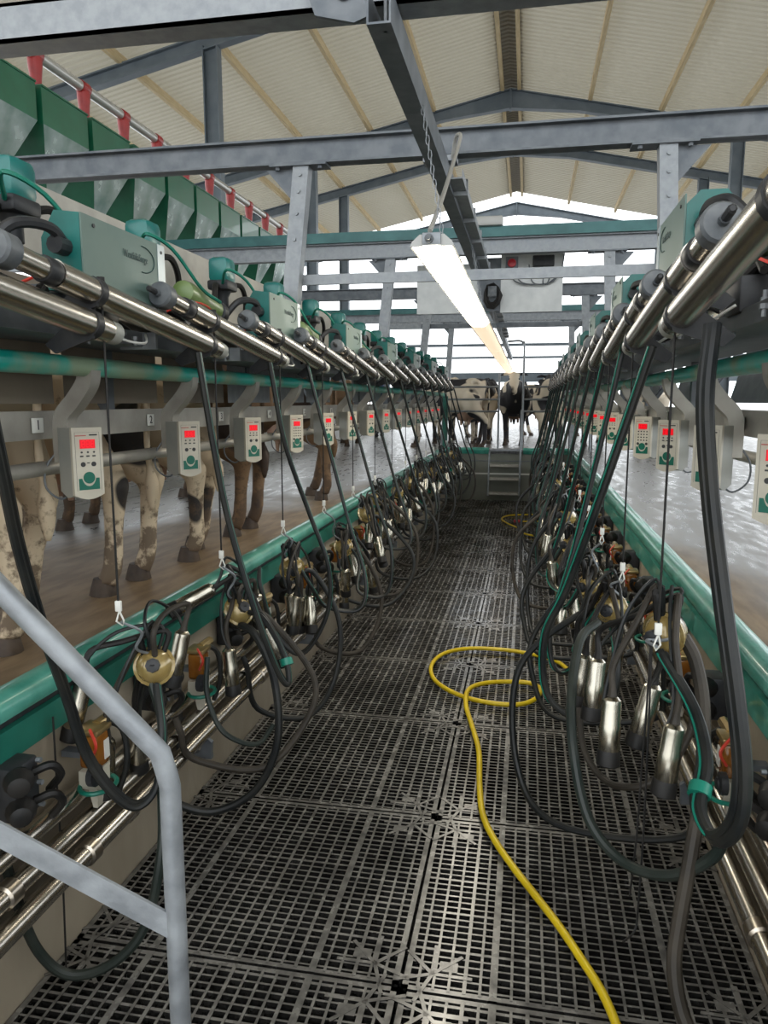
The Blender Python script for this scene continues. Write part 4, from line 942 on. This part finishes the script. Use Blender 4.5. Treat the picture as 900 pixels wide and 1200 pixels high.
MB().lathe([(.05, 0), (.05, .008)], (x, 1.25, 0), (0, 0, 1), 12).build('foot_plate', M['galv'], t)

# ------------------------------------------------------------------ cows
def remesh(mb, name, m, vox=.022, sm=6):
    me = bpy.data.meshes.new(name); me.from_pydata([tuple(v) for v in mb.v], [], mb.f)
    bm = bmesh.new(); bm.from_mesh(me); bmesh.ops.recalc_face_normals(bm, faces=bm.faces[:]); bm.to_mesh(me); bm.free()
    o = bpy.data.objects.new('tmp', me); col.objects.link(o)
    a = o.modifiers.new('r', 'REMESH'); a.mode = 'VOXEL'; a.voxel_size = vox
    a = o.modifiers.new('s', 'SMOOTH'); a.iterations = sm; a.factor = .5
    bpy.context.view_layer.update()
    out = bpy.data.meshes.new_from_object(o.evaluated_get(bpy.context.evaluated_depsgraph_get())); bpy.data.objects.remove(o)
    out.name = name; out.materials.clear(); out.materials.append(m)
    out.polygons.foreach_set('use_smooth', [True] * len(out.polygons)); return out
def loft(mb, rings, seg=20):     # rings: (centre, rx, rz) lying across Y
    vs = []; n = len(rings)
    for (c, rx, rz) in rings:
        for k in range(seg):
            a = 2 * PI * k / seg; ca, sa = math.cos(a), math.sin(a)
            vs.append(Vector(c) + Vector((rx * (abs(ca) ** .85) * (1 if ca > 0 else -1), 0, rz * (abs(sa) ** .85) * (1 if sa > 0 else -1))))
    fs = [(i * seg + k, i * seg + (k + 1) % seg, (i + 1) * seg + (k + 1) % seg, (i + 1) * seg + k) for i in range(n - 1) for k in range(seg)]
    fs += [tuple(range(seg))[::-1], tuple((n - 1) * seg + k for k in range(seg))]
    mb.add(vs, fs)
def ball(mb, c, r, sc=(1, 1, 1)):
    n = 9; prof = []
    vs = []
    for i in range(1, n):
        th = PI * i / n
        for k in range(14):
            a = 2 * PI * k / 14; vs.append((c[0] + r * sc[0] * math.sin(th) * math.cos(a), c[1] + r * sc[1] * math.sin(th) * math.sin(a), c[2] + r * sc[2] * math.cos(th)))
    fs = [(i * 14 + k, i * 14 + (k + 1) % 14, (i + 1) * 14 + (k + 1) % 14, (i + 1) * 14 + k) for i in range(n - 2) for k in range(14)] + [tuple(range(14))[::-1], tuple((n - 2) * 14 + k for k in range(14))]
    mb.add(vs, fs)
def cow_meshes(head='up', step=0.0):
    b = MB()
    loft(b, [((0, .0, 1.20), .09, .10), ((0, .03, 1.18), .17, .19), ((0, .12, 1.14), .235, .255), ((0, .30, 1.08), .27, .32), ((0, .55, 1.02), .30, .36), ((0, .85, .98), .34, .39), ((0, 1.15, .99), .33, .38), ((0, 1.38, 1.03), .28, .37), ((0, 1.55, 1.07), .22, .32), ((0, 1.66, 1.10), .15, .24)])
    for s in (-1, 1):
        ball(b, (s * .20, .20, 1.32), .075, (1, 1.1, .8))       # hip bones
        ball(b, (s * .09, .02, 1.27), .05)                       # pin bones
        st = step * s
        b.tube([(s * .16, .26, 1.05), (s * .19, .30, .92), (s * .20, .27, .80), (s * .19, .18, .68)], [.20, .195, .165, .125], 14)
        b.tube([(s * .19, .20, .72), (s * .185, .09 + st * .3, .60), (s * .18, .03 + st * .5, .53), (s * .175, .045 + st * .6, .45), (s * .172, .06 + st * .8, .30), (s * .17, .07 + st, .15), (s * .17, .11 + st, .06)], [.13, .10, .072, .055, .047, .050, .054], 12)
        ball(b, (s * .18, .0 + st * .5, .555), .038)
        b.tube([(s * .17, 1.45, 1.05), (s * .19, 1.42, .85), (s * .18, 1.40, .70)], [.15, .12, .085], 12)
        b.tube([(s * .18, 1.40, .72), (s * .175, 1.42, .44), (s * .17, 1.41, .40), (s * .17, 1.40, .16), (s * .17, 1.43, .06)], [.08, .052, .055, .042, .05], 12)
    if head == 'up': N = [(0, 1.52, 1.12), (0, 1.74, 1.27), (0, 1.92, 1.38), (0, 2.02, 1.42)]; hd = Vector((0, .62, -.75)).normalized(); hb = Vector((0, 1.98, 1.46))
    else: N = [(0, 1.52, 1.08), (0, 1.78, 1.02), (0, 1.98, .88), (0, 2.10, .78)]; hd = Vector((0, .5, -.86)).normalized(); hb = Vector((0, 2.06, .84))
    b.tube(N, [.23, .155, .125, .11], 14, ell=(.75, 1.25))
    b.tube([hb, hb + hd * .10, hb + hd * .22, hb + hd * .36, hb + hd * .44, hb + hd * .48], [.10, .115, .105, .075, .08, .055], 14, ell=(.95, 1.05))
    for s in (-1, 1):
        e = hb + Vector((s * .10, -.03, .02)); b.tube([e, e + Vector((s * .09, -.02, .01)), e + Vector((s * .19, -.02, -.02))], [.03, .042, .012], 8)
    body = b
    ud = MB(); ball(ud, (0, .42, .68), .19, (.95, 1.1, .85))
    for x, y in ((-.08, .34), (.08, .34), (-.07, .5), (.07, .5)): ud.tube([(x, y, .57), (x, y, .50), (x, y, .455)], [.028, .02, .013], 8)
    hf = []
    for s in (-1, 1):
        st = step * s
        for y in (.12 + st, 1.44):
            h = MB(); h.add([(s * .17 + dx, y + dy, z) for z, e in ((0, 1), (.055, .82), (.085, .7)) for dx, dy in [(math.cos(a) * .062 * e, math.sin(a) * (.085 if math.sin(a) > 0 else .055) * e) for a in [i * PI / 6 for i in range(12)]]],
                  [tuple(range(12))[::-1], tuple(range(24, 36))] + [(i * 12 + k, i * 12 + (k + 1) % 12, (i + 1) * 12 + (k + 1) % 12, (i + 1) * 12 + k) for i in range(2) for k in range(12)])
            hf.append(h.mesh('hoof', M['hoof'], 60))
    tl = MB(); tl.tube(smooth([(0, .03, 1.33), (0, -.035, 1.25), (0, -.055, 1.0), (.01, -.04, .75), (.02, -.05, .55), (.02, -.05, .40)], 5), [.024] * 4 + [.016] * 14 + [.016, .024, .034, .036, .032, .028, .02, .01], 8)
    ey = MB()
    for s in (-1, 1): ball(ey, hb + hd * .14 + Vector((s * .098, .03, .03)), .018)
    return body, ud.mesh('udder', M['udder'], 60), hf, tl, ey.mesh('eyes', M['boot'], 60)
CM = {}
for key, hd, st in (('a', 'up', .0), ('b', 'down', .06), ('c', 'up', .10)):
    body, ud, hf, tl, ey = cow_meshes(hd, st)
    base = remesh(body, 'cow_body', M['cow_pied']); CM[key] = (base, ud, hf, tl, ey)
variants = {}
def cow(key, matn, loc, rz, label, group, scale=1.0):
    base, ud, hf, tl, ey = CM[key]
    if (key, matn) not in variants:
        m2 = base.copy(); m2.materials.clear(); m2.materials.append(M[matn]); variants[key, matn] = (m2, tl.mesh('tail', M[matn], 80))
    me, tm = variants[key, matn]
    r = link('cow', me); r.location = loc; r.rotation_euler = (0, 0, rz); r.scale = (scale,) * 3; tag(r, label, 'cow', group)
    link('udder', ud, r); link('tail', tm, r); link('eyes', ey, r)
    for h in hf: link('hoof', h, r)
    return r
LC = [('a', 'cow_pied', 1.70, 'dirty cream and black cow nearest the camera in the left stalls'), ('c', 'cow_pied', 2.50, 'cream cow standing behind the control box of stall 1'),
      ('a', 'cow_pied', 3.32, 'cream cow with dark leg patch behind the control box of stall 2'), ('b', 'cow_pied', 4.12, 'cream cow behind the control box of stall 3'),
      ('a', 'cow_brown', 4.92, 'brown legged cow behind the keypad control box of stall 4'), ('c', 'cow_brown', 6.85, 'cow standing apart beyond the empty stall on the left')]
for i, (k_, m_, y, lb) in enumerate(LC):
    cow(k_, m_, (-1.845, y, .92), PI / 2, lb, 'cows in the left stalls', .97)
FC = [('b', 'cow_far', (-.80, 15.0), PI / 2, 'far pied cow standing sideways just behind the left part of the end fence'),
      ('c', 'cow_far', (-.27, 17.3), PI, 'black faced cow looking at the camera between the ladder posts'),
      ('a', 'cow_far', (.46, 14.9), .0, 'far cow just right of the ladder, seen from behind'), ('b', 'cow_far', (1.35, 15.9), -.05, 'far cow behind the right part of the end fence, seen from behind'),
      ('c', 'cow_far', (2.3, 15.0), -.1, 'far cow at the right end of the waiting group'), ('a', 'cow_far', (-2.9, 19.3), -PI / 2, 'far cow sideways in the back row on the left'),
      ('b', 'cow_far', (-.97, 16.2), .02, 'cow in the second row behind the sideways cow, seen from behind'), ('c', 'cow_far', (-1.8, 16.2), .05, 'cow in the second row left of the aisle, legs seen under the sideways cow'),
      ('c', 'cow_far', (-.1, 20.6), -PI / 2 - .05, 'cow sideways at the back right of the waiting group'), ('b', 'cow_brown', (-3.75, 14.6), .05, 'tan cow at the left end of the waiting group'),
      ('a', 'cow_far', (.60, 17.5), .0, 'cow in the second row right of the ladder, seen from behind')]
for k_, m_, (x, y), rz, lb in FC:
    cow(k_, m_, (x, y, .92), rz, lb, 'cows waiting beyond the pit end', .98)

# person walking in the yard, half hidden by the control boxes
p = thing('person', 'person in dark trousers and black boots walking in the yard beyond the left stalls', 'person', (-3.75, 19.0, .92), .4)
b = MB()
loft(b, [((0, 0, .0), .01, .01)] * 2, 4); b = MB()
b.tube([(0, 0, .92), (0, 0, 1.05), (0, .0, 1.2), (0, 0, 1.36), (0, 0, 1.45)], [.155, .14, .165, .17, .08], 14, ell=(1, .65))
b.tube([(0, 0, 1.42), (0, .01, 1.54)], [.055, .05], 10)
ball(b, (0, .02, 1.65), .1, (.8, .95, 1.15)); ball(b, (0, .115, 1.64), .016)
for s in (-1, 1):
    ball(b, (s * .083, .01, 1.65), .02, (.5, 1, 1.4))
    b.tube([(s * .17, 0, 1.40), (s * .23, -.02, 1.13), (s * .24, .08, .90)], [.055, .042, .03], 10)
    for j in range(4): b.tube([(s * .24 + (j - 1.5) * .005, .06 + j * .018, .89), (s * .24, .07 + j * .02, .83), (s * .235, .08 + j * .02, .79 + abs(j - 1.5) * .01)], [.010, .009, .007], 6)
    b.tube([(s * .23, .06, .87), (s * .215, .1, .84)], [.011, .008], 6)
    b.tube([(s * .09, 0, .95), (s * .10, s * .06, .50), (s * .10, s * .13 - .02, .10)], [.095, .065, .045], 12)
bd = link('body', remesh(b, 'body', M['skin'], .012, 2), p)
b = MB(); b.tube([(0, 0, .93), (0, 0, 1.05), (0, .0, 1.2), (0, 0, 1.37), (0, 0, 1.46)], [.175, .16, .185, .19, .09], 14, ell=(1, .68))
for s in (-1, 1): b.tube([(s * .17, 0, 1.41), (s * .23, -.02, 1.13), (s * .24, .07, .92)], [.07, .056, .042], 10)
link('jacket', remesh(b, 'jacket', M['jacket'], .016, 2), p)
b = MB(); b.tube([(0, 0, 1.0), (0, 0, .88)], [.165, .165], 12, ell=(1, .7))
for s in (-1, 1): b.tube([(s * .09, 0, .95), (s * .10, s * .06, .50), (s * .10, s * .13 - .02, .2)], [.11, .08, .07], 12)
link('trousers', remesh(b, 'trousers', M['trouser'], .016, 2), p)
for s in (-1, 1):
    b = MB(); y = s * .13 - .02; b.tube([(s * .10, y, .34), (s * .10, y, .10)], [.075, .06], 10); b.tube([(s * .1, y - .04, .045), (s * .1, y + .1, .045), (s * .1, y + .17, .035)], [.045, .048, .03], 10)
    link('boot', remesh(b, 'boot', M['boot'], .014, 2), p)
b = MB(); ball(b, (0, .0, 1.68), .106, (.85, .98, 1.05)); b.build('hair', M['hair'], p, 60)

# ------------------------------------------------------------------ light
w = bpy.data.worlds.new('world'); bpy.context.scene.world = w; w.use_nodes = True
bg = w.node_tree.nodes['Background']; bg.inputs[0].default_value = (.93, .97, 1.0, 1); bg.inputs[1].default_value = 2.2
sc = bpy.context.scene
sc.view_settings.view_transform = 'Standard'; sc.view_settings.look = 'None'; sc.view_settings.exposure = .42
sc.cycles.use_denoising = True; sc.cycles.max_bounces = 6; sc.cycles.diffuse_bounces = 4; sc.cycles.glossy_bounces = 3; sc.cycles.transmission_bounces = 3
sc.cycles.sample_clamp_indirect = 6
sc.cycles.caustics_reflective = False; sc.cycles.caustics_refractive = False
